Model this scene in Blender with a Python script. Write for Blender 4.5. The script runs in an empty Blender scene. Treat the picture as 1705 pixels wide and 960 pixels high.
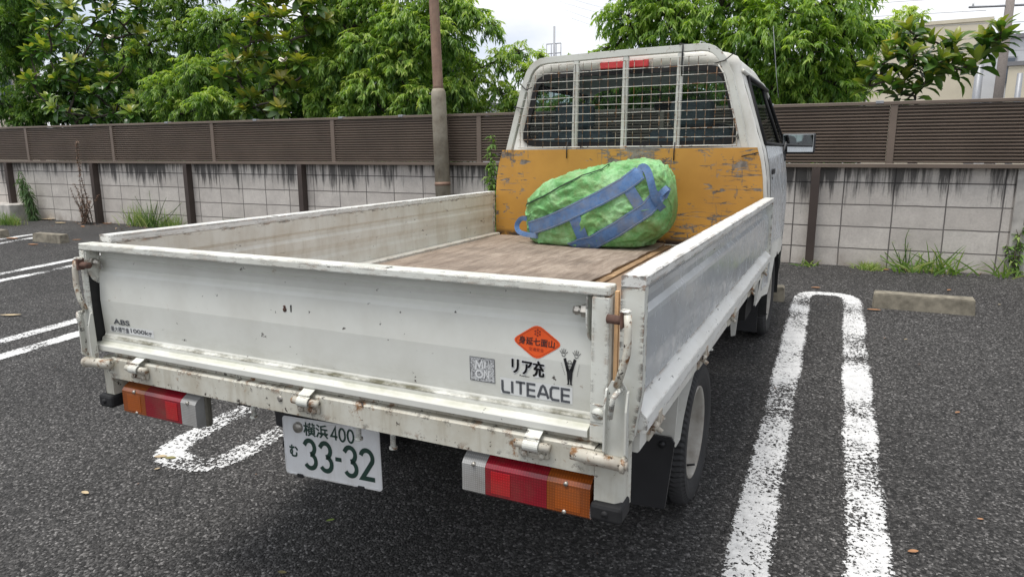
import bpy, bmesh, math, random
import numpy as np
from mathutils import Vector, Matrix, noise
from mathutils.bvhtree import BVHTree

R = math.radians
scene = bpy.context.scene
col = scene.collection

# ------------------------------------------------------------------ camera
CAM = Vector((1.0732, -1.2334, 1.3205))
PITCH, ROLL, YAW, FPX = -.1938, -.0033, -.4459, 1158.893
fw = Vector((math.sin(YAW) * math.cos(PITCH), math.cos(YAW) * math.cos(PITCH), math.sin(PITCH)))
rt = Vector((math.cos(YAW), -math.sin(YAW), 0))
up = rt.cross(fw)
r2 = rt * math.cos(ROLL) + up * math.sin(ROLL)
u2 = -rt * math.sin(ROLL) + up * math.cos(ROLL)
cam = bpy.data.cameras.new('camera')
cam.sensor_width = 36
cam.lens = FPX / 1705 * 36
cam.clip_start = .02
cam.clip_end = 3000
co = bpy.data.objects.new('camera', cam)
col.objects.link(co)
M3 = Matrix((r2, u2, -fw)).transposed()
co.matrix_world = Matrix.Translation(CAM) @ M3.to_4x4()
scene.camera = co

# ------------------------------------------------------------------ sky, sun
SUN_EL, SUN_AZ = R(74), R(206)          # azimuth from +Y clockwise (towards +X)
sun_dir = Vector((math.sin(SUN_AZ) * math.cos(SUN_EL), math.cos(SUN_AZ) * math.cos(SUN_EL), math.sin(SUN_EL)))
world = bpy.data.worlds.new('World')
scene.world = world
world.use_nodes = True
wn, wl = world.node_tree.nodes, world.node_tree.links
wn.clear()
sky = wn.new('ShaderNodeTexSky')
sky.sky_type = 'NISHITA'
sky.sun_disc = False
sky.sun_elevation = SUN_EL
sky.sun_rotation = SUN_AZ
tc = wn.new('ShaderNodeTexCoord')
mp = wn.new('ShaderNodeMapping')
mp.inputs['Scale'].default_value = (1, 1, 2.6)
n1 = wn.new('ShaderNodeTexNoise')
n1.inputs['Scale'].default_value = 2.3
n1.inputs['Detail'].default_value = 9
n1.inputs['Roughness'].default_value = .55
cr = wn.new('ShaderNodeValToRGB')
cr.color_ramp.elements[0].position = .30
cr.color_ramp.elements[0].color = (.55, .55, .55, 1)
cr.color_ramp.elements[1].position = .52
cr.color_ramp.elements[1].color = (1, 1, 1, 1)
n2 = wn.new('ShaderNodeTexNoise')
n2.inputs['Scale'].default_value = 4.5
n2.inputs['Detail'].default_value = 6
cr2 = wn.new('ShaderNodeValToRGB')
cr2.color_ramp.elements[0].position = .3
cr2.color_ramp.elements[0].color = (5.9, 6.35, 7.2, 1)
cr2.color_ramp.elements[1].position = .62
cr2.color_ramp.elements[1].color = (8.1, 8.2, 8.4, 1)
mx = wn.new('ShaderNodeMix')
mx.data_type = 'RGBA'
bg = wn.new('ShaderNodeBackground')
bg.inputs['Strength'].default_value = .1
wo = wn.new('ShaderNodeOutputWorld')
wl.new(tc.outputs['Generated'], mp.inputs['Vector'])
wl.new(mp.outputs['Vector'], n1.inputs['Vector'])
wl.new(mp.outputs['Vector'], n2.inputs['Vector'])
wl.new(n1.outputs['Fac'], cr.inputs['Fac'])
wl.new(n2.outputs['Fac'], cr2.inputs['Fac'])
wl.new(cr.outputs['Color'], mx.inputs['Factor'])
wl.new(sky.outputs['Color'], mx.inputs['A'])
wl.new(cr2.outputs['Color'], mx.inputs['B'])
wl.new(mx.outputs['Result'], bg.inputs['Color'])
wl.new(bg.outputs['Background'], wo.inputs['Surface'])

sl = bpy.data.lights.new('sun', 'SUN')
sl.energy = 2.3
sl.angle = R(24)
sl.color = (1, .96, .9)
so = bpy.data.objects.new('sun', sl)
col.objects.link(so)
so.rotation_euler = sun_dir.to_track_quat('Z', 'Y').to_euler()
so.location = (0, 0, 12)

scene.view_settings.view_transform = 'Standard'
scene.view_settings.look = 'None'
scene.view_settings.exposure = .46
scene.view_settings.gamma = 1
scene.render.engine = 'CYCLES'
scene.cycles.use_denoising = True
scene.cycles.max_bounces = 7
scene.cycles.transparent_max_bounces = 24

SLOPE = .0518
def gz(y):
    return SLOPE * min(max(y, -6), 5.7)

# ------------------------------------------------------------------ materials
def new_mat(name):
    m = bpy.data.materials.new(name)
    m.use_nodes = True
    nt = m.node_tree
    b = nt.nodes['Principled BSDF']
    return m, nt, b

def N(nt, t, **kw):
    n = nt.nodes.new(t)
    for k, v in kw.items():
        if k in n.inputs.keys():
            n.inputs[k].default_value = v
        else:
            setattr(n, k, v)
    return n

def coords(nt, scale=(1, 1, 1), kind='Object'):
    t = N(nt, 'ShaderNodeTexCoord')
    m = N(nt, 'ShaderNodeMapping')
    m.inputs['Scale'].default_value = scale
    nt.links.new(t.outputs[kind], m.inputs['Vector'])
    return m.outputs['Vector']

def noise_n(nt, vec, scale, detail=4, rough=.55, dist=0):
    n = N(nt, 'ShaderNodeTexNoise', Scale=scale, Detail=detail, Roughness=rough, Distortion=dist)
    nt.links.new(vec, n.inputs['Vector'])
    return n.outputs['Fac']

def ramp(nt, fac, stops):
    r = N(nt, 'ShaderNodeValToRGB')
    e = r.color_ramp.elements
    while len(e) < len(stops):
        e.new(.5)
    for i, (p, c) in enumerate(stops):
        e[i].position = p
        if not hasattr(c, '__len__'):
            c = (c, c, c)
        e[i].color = (*c, 1)
    nt.links.new(fac, r.inputs['Fac'])
    return r.outputs['Color']

def mix(nt, fac, a, b, mode='MIX'):
    m = N(nt, 'ShaderNodeMix', data_type='RGBA', blend_type=mode)
    for key, v in (('Factor', fac), ('A', a), ('B', b)):
        if hasattr(v, 'is_linked') or hasattr(v, 'links'):
            nt.links.new(v, m.inputs[key])
        elif hasattr(v, '__len__'):
            m.inputs[key].default_value = (*v, 1)
        else:
            m.inputs[key].default_value = v
    return m.outputs['Result']

def math_n(nt, op, a, b=None, clamp=False):
    m = N(nt, 'ShaderNodeMath', operation=op, use_clamp=clamp)
    for i, v in enumerate((a, b)):
        if v is None:
            continue
        if hasattr(v, 'links'):
            nt.links.new(v, m.inputs[i])
        else:
            m.inputs[i].default_value = v
    return m.outputs[0]

def bump(nt, b, h, strength=.3, dist=.002):
    n = N(nt, 'ShaderNodeBump', Strength=strength, Distance=dist)
    nt.links.new(h, n.inputs['Height'])
    nt.links.new(n.outputs['Normal'], b.inputs['Normal'])

def plain(name, c, rough=.6, metal=0, spec=.5, var=.12, vs=30, bmp=.1):
    m, nt, b = new_mat(name)
    v = coords(nt)
    f = noise_n(nt, v, vs, 5)
    c0 = tuple(x * (1 - var) for x in c)
    c1 = tuple(min(1, x * (1 + var)) for x in c)
    nt.links.new(ramp(nt, f, [(.3, c0), (.7, c1)]), b.inputs['Base Color'])
    b.inputs['Roughness'].default_value = rough
    b.inputs['Metallic'].default_value = metal
    b.inputs['Specular IOR Level'].default_value = spec
    if bmp:
        bump(nt, b, f, bmp)
    return m

def paint(name, base=(.70, .70, .66), chip=.0, rust=.0, grime=.3, axis=(1, 1, 1), rough=.38, grimecol=(.36, .31, .22),
          streak=0, chipcol=(.035, .025, .02), cs=34, moss=None, scuff=0, zdirt=None, edge=0):
    """old vehicle enamel: soft grime, dark chips and rust bleeding round them"""
    m, nt, b = new_mat(name)
    v = coords(nt)
    va = coords(nt, axis)
    c = mix(nt, ramp(nt, noise_n(nt, v, 3.5, 6), [(.35, 0.), (.7, 1.)]), base, tuple(x * .90 for x in base))
    g = ramp(nt, noise_n(nt, v, 7, 8, .65), [(.42, 0.), (.75, grime)])
    c = mix(nt, g, c, grimecol)
    if streak:
        vz = coords(nt, (1, 1, .12))
        s = ramp(nt, noise_n(nt, vz, 38, 4, .6), [(.5, 0.), (.8, streak)])
        c = mix(nt, s, c, (.30, .25, .17))
    if zdirt:
        for (z0, z1, z2, z3, amt, cc) in zdirt:
            sep = N(nt, 'ShaderNodeSeparateXYZ')
            nt.links.new(coords(nt), sep.inputs[0])
            mrs = []
            for a_, b_ in ((z0, z1), (z3, z2)):
                mr = N(nt, 'ShaderNodeMapRange')
                mr.inputs['From Min'].default_value = a_
                mr.inputs['From Max'].default_value = b_
                nt.links.new(sep.outputs['Z'], mr.inputs['Value'])
                mrs.append(mr.outputs[0])
            band = math_n(nt, 'MULTIPLY', mrs[0], mrs[1])
            nn = ramp(nt, noise_n(nt, coords(nt, (1, 1, 3)), 13, 7, .7), [(.38, 0.), (.62, 1.)])
            f = math_n(nt, 'MULTIPLY', math_n(nt, 'MULTIPLY', band, nn), amt)
            c = mix(nt, f, c, cc)
    if rust:
        r_ = ramp(nt, noise_n(nt, va, cs * .45, 7, .72), [(.68 - rust * .17, 0.), (.76 - rust * .17, 1.)])
        rc = ramp(nt, noise_n(nt, v, 60, 4), [(.3, (.10, .035, .012)), (.7, (.33, .17, .06))])
        c = mix(nt, r_, c, rc)
    if chip:
        k = ramp(nt, noise_n(nt, va, cs, 6, .7), [(.69 - chip * .22, 0.), (.705 - chip * .22, 1.)])
        c = mix(nt, k, c, chipcol)
    if edge:
        bv = N(nt, 'ShaderNodeBevel', Radius=.022)
        bv.samples = 6
        ge = N(nt, 'ShaderNodeNewGeometry')
        dt = N(nt, 'ShaderNodeVectorMath', operation='DOT_PRODUCT')
        nt.links.new(bv.outputs[0], dt.inputs[0])
        nt.links.new(ge.outputs['Normal'], dt.inputs[1])
        em = math_n(nt, 'SUBTRACT', 1., dt.outputs['Value'])
        en = math_n(nt, 'ADD', math_n(nt, 'MINIMUM', math_n(nt, 'MULTIPLY', em, 5.), .6), noise_n(nt, va, 26, 7, .75))
        k = ramp(nt, math_n(nt, 'SUBTRACT', en, .6), [(.64 - edge * .12, 0.), (.65 - edge * .12, 1.)])
        ec = ramp(nt, noise_n(nt, v, 45, 4), [(.45, (.035, .028, .024)), (.62, (.22, .11, .05))])
        c = mix(nt, k, c, ec)
    if scuff:
        k = ramp(nt, noise_n(nt, coords(nt, (1, .09, 1)), 7, 7, .6, .2), [(.52, 0.), (.62, scuff), (.72, scuff * .35)])
        c = mix(nt, k, c, (.78, .78, .76))
    nt.links.new(c, b.inputs['Base Color'])
    rr = ramp(nt, noise_n(nt, v, 18, 6), [(.3, rough - .08), (.75, rough + .22)])
    nt.links.new(rr, b.inputs['Roughness'])
    bump(nt, b, noise_n(nt, v, 120, 5, .6), .04, .001)
    return m

def asphalt_nodes(nt, b):
    v = coords(nt)
    vo = N(nt, 'ShaderNodeTexVoronoi', Scale=135.)
    nt.links.new(v, vo.inputs['Vector'])
    vo2 = N(nt, 'ShaderNodeTexVoronoi', Scale=60.)
    nt.links.new(v, vo2.inputs['Vector'])
    sc = N(nt, 'ShaderNodeSeparateColor')
    nt.links.new(vo.outputs['Color'], sc.inputs[0])
    stone = ramp(nt, sc.outputs[0], [(.0, .012), (.4, .030), (.7, .055), (.92, .10), (1., .22)])
    big = ramp(nt, noise_n(nt, v, .9, 7, .62), [(.3, .78), (.5, 1.1), (.7, 1.36)])
    fine = ramp(nt, noise_n(nt, v, 40, 6, .75), [(.3, .72), (.7, 1.22)])
    c = mix(nt, 1., mix(nt, 1., stone, big, 'MULTIPLY'), fine, 'MULTIPLY')
    c = mix(nt, 1., c, (1.04, 1., .97), 'MULTIPLY')
    sp = N(nt, 'ShaderNodeSeparateColor')
    nt.links.new(vo2.outputs['Color'], sp.inputs[0])
    lite = ramp(nt, sp.outputs[1], [(.975, 0.), (.98, .5)])
    near = ramp(nt, vo2.outputs['Distance'], [(.22, 1.), (.3, 0.)])
    c = mix(nt, math_n(nt, 'MULTIPLY', lite, near), c, (.33, .32, .31))
    h = math_n(nt, 'ADD', math_n(nt, 'MULTIPLY', vo.outputs['Distance'], -1.2), math_n(nt, 'MULTIPLY', noise_n(nt, v, 45, 5, .7), 1.3))
    return c, h

def asphalt():
    m, nt, b = new_mat('asphalt')
    c, h = asphalt_nodes(nt, b)
    nt.links.new(c, b.inputs['Base Color'])
    b.inputs['Roughness'].default_value = .82
    b.inputs['Specular IOR Level'].default_value = .35
    bump(nt, b, h, .9, .006)
    return m

def line_paint(wear=.545, name='worn_road_paint'):
    m, nt, b = new_mat(name)
    v = coords(nt)
    vo = N(nt, 'ShaderNodeTexVoronoi', Scale=120.)
    nt.links.new(v, vo.inputs['Vector'])
    c = ramp(nt, noise_n(nt, v, 26, 6, .7), [(.3, (.50, .50, .50)), (.7, (.76, .76, .75))])
    nt.links.new(c, b.inputs['Base Color'])
    b.inputs['Roughness'].default_value = .75
    a1 = noise_n(nt, v, 58, 7, .78)
    big = noise_n(nt, v, 3.2, 4)
    uv = N(nt, 'ShaderNodeTexCoord')
    sep = N(nt, 'ShaderNodeSeparateXYZ')
    nt.links.new(uv.outputs['UV'], sep.inputs[0])
    edge = math_n(nt, 'ABSOLUTE', math_n(nt, 'SUBTRACT', sep.outputs[0], .5))
    eh = ramp(nt, edge, [(.36, 0.), (.5, .22)])
    t = math_n(nt, 'ADD', math_n(nt, 'ADD', a1, math_n(nt, 'MULTIPLY', eh, 1.)), math_n(nt, 'MULTIPLY', math_n(nt, 'SUBTRACT', big, .5), .8))
    vs_ = N(nt, 'ShaderNodeSeparateColor')
    nt.links.new(vo.outputs['Color'], vs_.inputs[0])
    t = math_n(nt, 'ADD', math_n(nt, 'MULTIPLY', t, .86), math_n(nt, 'MULTIPLY', vs_.outputs[0], .16))
    al = ramp(nt, t, [(wear, 1.), (wear + .015, 0.)])
    nt.links.new(al, b.inputs['Alpha'])
    bump(nt, b, math_n(nt, 'MULTIPLY', vo.outputs['Distance'], -1.), .5, .003)
    return m

def block_wall_mat():
    m, nt, b = new_mat('stained_concrete_block')
    v = coords(nt)
    br = N(nt, 'ShaderNodeTexBrick', offset=0., Scale=1.)
    sepx = N(nt, 'ShaderNodeSeparateXYZ')
    nt.links.new(v, sepx.inputs[0])
    cmb = N(nt, 'ShaderNodeCombineXYZ')
    wob = math_n(nt, 'MULTIPLY', math_n(nt, 'SUBTRACT', noise_n(nt, v, 3, 3), .5), .012)
    nt.links.new(math_n(nt, 'ADD', math_n(nt, 'ADD', sepx.outputs[0], 40 - .71 + .4 - .4), wob), cmb.inputs[0])
    nt.links.new(math_n(nt, 'ADD', math_n(nt, 'SUBTRACT', sepx.outputs[2], .262 - .195 * 3), wob), cmb.inputs[1])
    nt.links.new(cmb.outputs[0], br.inputs['Vector'])
    br.inputs['Brick Width'].default_value = .4
    br.inputs['Row Height'].default_value = .195
    br.inputs['Mortar Size'].default_value = .006
    br.inputs['Mortar Smooth'].default_value = .4
    br.inputs['Color1'].default_value = (.54, .50, .455, 1)
    br.inputs['Color2'].default_value = (.64, .60, .55, 1)
    br.inputs['Mortar'].default_value = (.10, .092, .085, 1)
    c = mix(nt, ramp(nt, noise_n(nt, v, 5, 8, .65), [(.35, 0.), (.75, .55)]), br.outputs['Color'], (.30, .275, .255))
    c = mix(nt, ramp(nt, noise_n(nt, v, 55, 5, .7), [(.45, 0.), (.7, .3)]), c, (.27, .25, .24))
    # black weather streaks running down from under the fence
    vz = coords(nt, (1, 1, .07))
    st = noise_n(nt, vz, 17, 6, .7)
    st2 = noise_n(nt, coords(nt, (1, 1, .3)), 2.2, 4)
    mr = N(nt, 'ShaderNodeMapRange')
    mr.inputs['From Min'].default_value = .55
    mr.inputs['From Max'].default_value = 1.2
    nt.links.new(sepx.outputs[2], mr.inputs['Value'])
    t = math_n(nt, 'ADD', math_n(nt, 'MULTIPLY', st, .95), math_n(nt, 'MULTIPLY', mr.outputs[0], .44))
    t = math_n(nt, 'ADD', t, math_n(nt, 'MULTIPLY', math_n(nt, 'SUBTRACT', st2, .5), .55))
    k = ramp(nt, t, [(.765, 0.), (.89, .85)])
    c = mix(nt, k, c, (.035, .033, .032))
    # narrow drips that follow the upright joints
    # damp dirt at the foot
    mr2 = N(nt, 'ShaderNodeMapRange')
    mr2.inputs['From Min'].default_value = .42
    mr2.inputs['From Max'].default_value = .26
    nt.links.new(sepx.outputs[2], mr2.inputs['Value'])
    c = mix(nt, math_n(nt, 'MULTIPLY', mr2.outputs[0], ramp(nt, noise_n(nt, v, 9, 6), [(.4, 0.), (.65, .7)])), c, (.20, .15, .10))
    nt.links.new(c, b.inputs['Base Color'])
    b.inputs['Roughness'].default_value = .92
    h = math_n(nt, 'ADD', math_n(nt, 'MULTIPLY', br.outputs['Fac'], -1.6), math_n(nt, 'MULTIPLY', noise_n(nt, v, 60, 6, .7), .5))
    bump(nt, b, h, .8, .005)
    return m

def wood_mat(name, c0, c1, grain=(1, 9, 1), scale=6, rough=.8, dark=.5, chips=None):
    m, nt, b = new_mat(name)
    v = coords(nt, grain)
    vv = coords(nt)
    f = noise_n(nt, v, scale, 9, .68, .8)
    c = ramp(nt, f, [(.28, c0), (.72, c1)])
    s = ramp(nt, noise_n(nt, vv, 4, 7, .6), [(.45, 0.), (.72, dark)])
    c = mix(nt, s, c, tuple(x * .45 for x in c0))
    fl = ramp(nt, noise_n(nt, coords(nt, tuple(g * 1.5 for g in grain)), 22, 5, .7), [(.60, 0.), (.64, .8)])
    c = mix(nt, fl, c, tuple(x * .3 for x in c0))
    nt.links.new(c, b.inputs['Base Color'])
    b.inputs['Roughness'].default_value = rough
    bump(nt, b, f, .5, .003)
    return m

def orange_board_mat():
    m, nt, b = new_mat('scraped_orange_paint')
    v = coords(nt)
    c = ramp(nt, noise_n(nt, v, 5, 6), [(.3, (.41, .20, .032)), (.7, (.52, .265, .045))])
    # scrapes: thin horizontal scars and blotches of bare grey ply
    bare = ramp(nt, noise_n(nt, v, 30, 5), [(.3, (.06, .045, .035)), (.6, (.22, .19, .16)), (.8, (.33, .30, .26))])
    clus = math_n(nt, 'MULTIPLY', math_n(nt, 'SUBTRACT', noise_n(nt, v, 2.6, 4), .5), .55)
    low = N(nt, 'ShaderNodeSeparateXYZ')
    nt.links.new(v, low.inputs[0])
    def scar(sc, s_, rg_, d_, t0):
        return ramp(nt, math_n(nt, 'ADD', noise_n(nt, coords(nt, sc), s_, 9, rg_, d_), clus), [(t0, 0.), (t0 + .018, 1.)])
    p1 = scar((.7, 1, 1.6), 17, .68, .5, .583)
    p2 = scar((.5, 1, 6), 11, .72, .9, .592)
    p3 = scar((6, 1, .6), 11, .7, .6, .618)
    k = math_n(nt, 'MAXIMUM', math_n(nt, 'MAXIMUM', p1, p2), p3)
    c = mix(nt, k, c, bare)
    sc = ramp(nt, noise_n(nt, coords(nt, (2.2, 1, .7)), 3.2, 8, .7), [(.66, 0.), (.78, .28)])
    c = mix(nt, sc, c, (.62, .50, .34))
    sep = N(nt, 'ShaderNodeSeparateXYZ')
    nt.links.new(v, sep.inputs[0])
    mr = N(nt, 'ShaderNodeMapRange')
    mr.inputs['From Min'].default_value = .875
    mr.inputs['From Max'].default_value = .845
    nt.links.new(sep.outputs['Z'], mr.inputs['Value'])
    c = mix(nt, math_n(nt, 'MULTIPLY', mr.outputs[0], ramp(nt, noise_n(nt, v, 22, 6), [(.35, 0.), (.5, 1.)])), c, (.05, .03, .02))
    nt.links.new(c, b.inputs['Base Color'])
    b.inputs['Roughness'].default_value = .55
    bump(nt, b, math_n(nt, 'MULTIPLY', k, -1.), .5, .002)
    return m

def leaf_mat(name, stops, rough=.45, spec=.5, trans=.5):
    m, nt, b = new_mat(name)
    at = N(nt, 'ShaderNodeAttribute', attribute_name='tone')
    c = ramp(nt, at.outputs['Fac'], stops)
    nt.links.new(c, b.inputs['Base Color'])
    b.inputs['Roughness'].default_value = rough
    b.inputs['Specular IOR Level'].default_value = spec
    tr = N(nt, 'ShaderNodeBsdfTranslucent')
    c2 = mix(nt, 1., c, (1.5, 1.6, .6), 'MULTIPLY')
    nt.links.new(c2, tr.inputs['Color'])
    ms = N(nt, 'ShaderNodeMixShader')
    ms.inputs[0].default_value = trans
    nt.links.new(b.outputs[0], ms.inputs[1])
    nt.links.new(tr.outputs[0], ms.inputs[2])
    nt.links.new(ms.outputs[0], nt.nodes['Material Output'].inputs['Surface'])
    return m

def glass_mat(name, tint=(.25, .30, .29), op=.35, rough=.03):
    m, nt, b = new_mat(name)
    b.inputs['Base Color'].default_value = (.01, .012, .012, 1)
    b.inputs['Roughness'].default_value = rough
    b.inputs['Specular IOR Level'].default_value = .6
    tr = N(nt, 'ShaderNodeBsdfTransparent')
    tr.inputs['Color'].default_value = (*tint, 1)
    ms = N(nt, 'ShaderNodeMixShader')
    ms.inputs[0].default_value = op
    nt.links.new(tr.outputs[0], ms.inputs[1])
    nt.links.new(b.outputs[0], ms.inputs[2])
    nt.links.new(ms.outputs[0], nt.nodes['Material Output'].inputs['Surface'])
    return m

def lens_mat(name, c, lines=160, rough=.14):
    m, nt, b = new_mat(name)
    v = coords(nt)
    w1 = N(nt, 'ShaderNodeTexWave', Scale=lines / 6.28, bands_direction='X')
    w2 = N(nt, 'ShaderNodeTexWave', Scale=lines / 6.28, bands_direction='Z')
    nt.links.new(v, w1.inputs['Vector'])
    nt.links.new(v, w2.inputs['Vector'])
    g = math_n(nt, 'MULTIPLY', w1.outputs['Fac'], w2.outputs['Fac'])
    cc = mix(nt, g, tuple(x * .78 for x in c), tuple(min(1, x * 1.2) for x in c))
    cc = mix(nt, ramp(nt, noise_n(nt, v, 14, 6), [(.45, 0.), (.8, .45)]), cc, (.12, .09, .06))
    nt.links.new(cc, b.inputs['Base Color'])
    b.inputs['Roughness'].default_value = rough
    b.inputs['Coat Weight'].default_value = .6
    b.inputs['Coat Roughness'].default_value = .12
    bump(nt, b, g, .35, .001)
    return m

def bag_mat():
    m, nt, b = new_mat('woven_green_plastic')
    v = coords(nt)
    c = ramp(nt, noise_n(nt, v, 4.5, 8, .7), [(.32, (.07, .20, .05)), (.46, (.14, .38, .12)), (.62, (.34, .62, .31))])
    c = mix(nt, ramp(nt, noise_n(nt, v, 11, 7, .7), [(.45, 0.), (.70, .7)]), c, (.20, .23, .08))
    nt.links.new(c, b.inputs['Base Color'])
    b.inputs['Roughness'].default_value = .5
    w = N(nt, 'ShaderNodeTexVoronoi', Scale=13., feature='DISTANCE_TO_EDGE')
    wv = N(nt, 'ShaderNodeVectorMath', operation='ADD')
    nz = N(nt, 'ShaderNodeTexNoise', Scale=9., Detail=5.)
    nt.links.new(v, nz.inputs['Vector'])
    nzs = N(nt, 'ShaderNodeVectorMath', operation='SCALE', Scale=.22)
    nt.links.new(nz.outputs['Color'], nzs.inputs[0])
    nt.links.new(v, wv.inputs[0])
    nt.links.new(nzs.outputs[0], wv.inputs[1])
    nt.links.new(wv.outputs[0], w.inputs['Vector'])
    h = math_n(nt, 'ADD', math_n(nt, 'MULTIPLY', w.outputs['Distance'], 1.6), math_n(nt, 'MULTIPLY', noise_n(nt, v, 30, 6, .7, .8), .9))
    bump(nt, b, h, .35, .018)
    return m

def strap_mat():
    m, nt, b = new_mat('blue_webbing')
    v = coords(nt)
    c = ramp(nt, noise_n(nt, v, 16, 8, .7), [(.3, (.04, .10, .24)), (.7, (.115, .235, .47))])
    c = mix(nt, ramp(nt, noise_n(nt, v, 9, 8, .7), [(.42, 0.), (.68, .65)]), c, (.20, .19, .17))
    nt.links.new(c, b.inputs['Base Color'])
    b.inputs['Roughness'].default_value = .65
    w = N(nt, 'ShaderNodeTexWave', Scale=90.)
    nt.links.new(v, w.inputs['Vector'])
    bump(nt, b, w.outputs['Fac'], .3, .002)
    return m

MAT = {}
MAT['asphalt'] = asphalt()
MAT['line'] = line_paint()
MAT['line_faded'] = line_paint(.52, 'faded_road_paint')
MAT['block'] = block_wall_mat()
MAT['gate'] = paint('white_enamel_tailgate', (.69, .695, .645), chip=.09, rust=.03, grime=.16, cs=42,
                    zdirt=[(.7925, .7955, .800, .804, 1., (.06, .055, .03)), (.779, .783, .788, .794, .35, (.24, .25, .12)), (.79, .80, .80, .85, .3, (.30, .29, .20))])
MAT['frame'] = paint('chipped_white_enamel', (.70, .71, .655), chip=.20, rust=.25, grime=.38, axis=(.45, 1, 1.8), cs=46, edge=1.15)
MAT['rail'] = paint('scuffed_white_rail', (.74, .74, .71), chip=.22, rust=.15, grime=.25, axis=(1, .4, 1.6), cs=46, edge=1.35)
MAT['beam'] = paint('rusty_cream_beam', (.60, .59, .52), chip=.32, rust=.5, grime=.75, streak=.55, cs=38, edge=.8)
MAT['side'] = paint('dusty_reflection_tint_enamel', (.43, .455, .475), chip=.03, grime=.15, scuff=.36, rough=.16, axis=(1, .12, 1))  # blue-grey base paints in dark wall and tree reflections, over dust and scuffs
MAT['inner'] = paint('stained_inner_enamel', (.68, .665, .60), chip=.12, rust=.15, grime=.45, streak=.3, axis=(1, .5, 1.5), cs=34, edge=.9,
                     grimecol=(.42, .32, .20))
MAT['cab'] = paint('white_cab_enamel', (.71, .705, .66), chip=.05, grime=.3, streak=.15)
MAT['door'] = paint('reflection_grey_door', (.53, .555, .575), chip=.05, grime=.3, rough=.2)  # cab white darkened: grey-blue reflection of fence and trees painted into the base
MAT['guard'] = paint('guard_frame_enamel', (.62, .63, .585), chip=.15, rust=.12, grime=.4, axis=(1, 1, .6), cs=40, edge=.45)
MAT['hinge'] = paint('rusty_white_hinge', (.60, .58, .50), chip=.42, rust=.92, grime=.8, cs=60, grimecol=(.2, .11, .06))
MAT['rust'] = plain('rusty_steel', (.11, .06, .045), .85, var=.5, vs=50)
MAT['rubber'] = plain('black_rubber', (.012, .012, .013), .7, var=.3)
MAT['tyre'] = plain('tyre_rubber', (.020, .020, .021), .72, var=.35, vs=12)
MAT['flap'] = plain('black_mudflap', (.018, .018, .020), .5, var=.3, vs=8)
MAT['rim'] = paint('cream_rim', (.40, .385, .35), grime=.85, rust=.1, grimecol=(.14, .11, .08))
MAT['steel'] = plain('zinc_bolt', (.42, .40, .36), .4, .7, var=.3, vs=90)
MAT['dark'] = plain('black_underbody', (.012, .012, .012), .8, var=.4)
MAT['plate'] = paint('plate_white', (.74, .75, .76), grime=.25, streak=.25, rough=.4)
MAT['ink'] = plain('plate_green', (.012, .042, .030), .5, var=.15)
MAT['black'] = plain('black_print', (.014, .014, .016), .5, var=.15)
MAT['grey'] = plain('grey_decal', (.085, .09, .10), .45, var=.12)
MAT['white'] = plain('white_vinyl', (.72, .73, .73), .5, var=.05)
MAT['orange_s'] = plain('orange_vinyl', (.80, .10, .012), .45, var=.05)
MAT['orange_d'] = plain('dark_orange_print', (.28, .03, .008), .5, var=.05)
MAT['red'] = lens_mat('red_lens', (.25, .007, .018), 330)
MAT['redb'] = lens_mat('bright_red_lens', (.46, .012, .018), 330)
MAT['amber'] = lens_mat('amber_lens', (.28, .068, .010), 330)
MAT['clear'] = lens_mat('clear_lens', (.36, .36, .35), 420)
MAT['housing'] = plain('lamp_housing', (.16, .15, .12), .5, var=.3)
MAT['ply'] = wood_mat('weathered_plywood', (.15, .105, .075), (.40, .33, .265), (7, .9, 1), 5, dark=.6)
MAT['floor'] = wood_mat('brown_bed_boards', (.16, .10, .06), (.33, .23, .15), (1, .5, 1), 4, dark=.3)
MAT['plyedge'] = wood_mat('plywood_edge', (.16, .09, .04), (.45, .30, .16), (1, 1, 14), 14)
MAT['pole_grey'] = paint('galvanised_pole', (.33, .295, .23), grime=.9, rust=.25, streak=.7, grimecol=(.12, .09, .06), axis=(1, 1, .25), rough=.6)
MAT['pole_rust'] = paint('rusty_brown_pole', (.28, .175, .125), grime=.6, rust=.35, streak=.5, grimecol=(.08, .05, .04), axis=(1, 1, .25), rough=.7)
MAT['orange'] = orange_board_mat()
MAT['fence'] = plain('brown_aluminium', (.150, .114, .088), .42, .0, var=.14, vs=3, bmp=.03)
MAT['fencepost'] = plain('dark_brown_post', (.050, .036, .030), .5, var=.2, vs=6)
MAT['glass'] = glass_mat('cab_glass', (.74, .86, .87), .16)
MAT['sideglass'] = glass_mat('side_glass', (.52, .60, .60), .28)
MAT['mirror'], _nt, _b = new_mat('mirror_glass')
_b.inputs['Base Color'].default_value = (.78, .8, .8, 1)
_b.inputs['Metallic'].default_value = 1
_b.inputs['Roughness'].default_value = .03
MAT['interior'] = plain('dark_cab_trim', (.09, .10, .105), .8, var=.2)
MAT['seat'] = plain('grey_seat_fabric', (.13, .14, .15), .9, var=.2, vs=60)
MAT['wire'] = paint('rusted_white_wire', (.62, .62, .58), rust=.9, chip=.45, grime=.3, cs=30, axis=(1, 1, 1))
MAT['wirerust'] = paint('rust_brown_wire', (.40, .36, .31), rust=1.4, chip=.8, grime=.7, cs=24)
MAT['tie'] = plain('black_wire_tie', (.01, .01, .01), .5)
MAT['bag'] = bag_mat()
MAT['strap'] = strap_mat()
MAT['stitch'] = plain('pale_stitching', (.24, .26, .27), .9)
MAT['seam'] = plain('dark_seam', (.012, .03, .012), .8)
MAT['concrete'] = plain('mossy_kerb_concrete', (.20, .18, .14), .95, var=.45, vs=14, bmp=.6)
MAT['pier'] = plain('weathered_render', (.42, .40, .37), .95, var=.28, vs=9, bmp=.6)
MAT['bark'] = plain('dark_bark', (.045, .038, .030), .95, var=.45, vs=14, bmp=.7)
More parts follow.
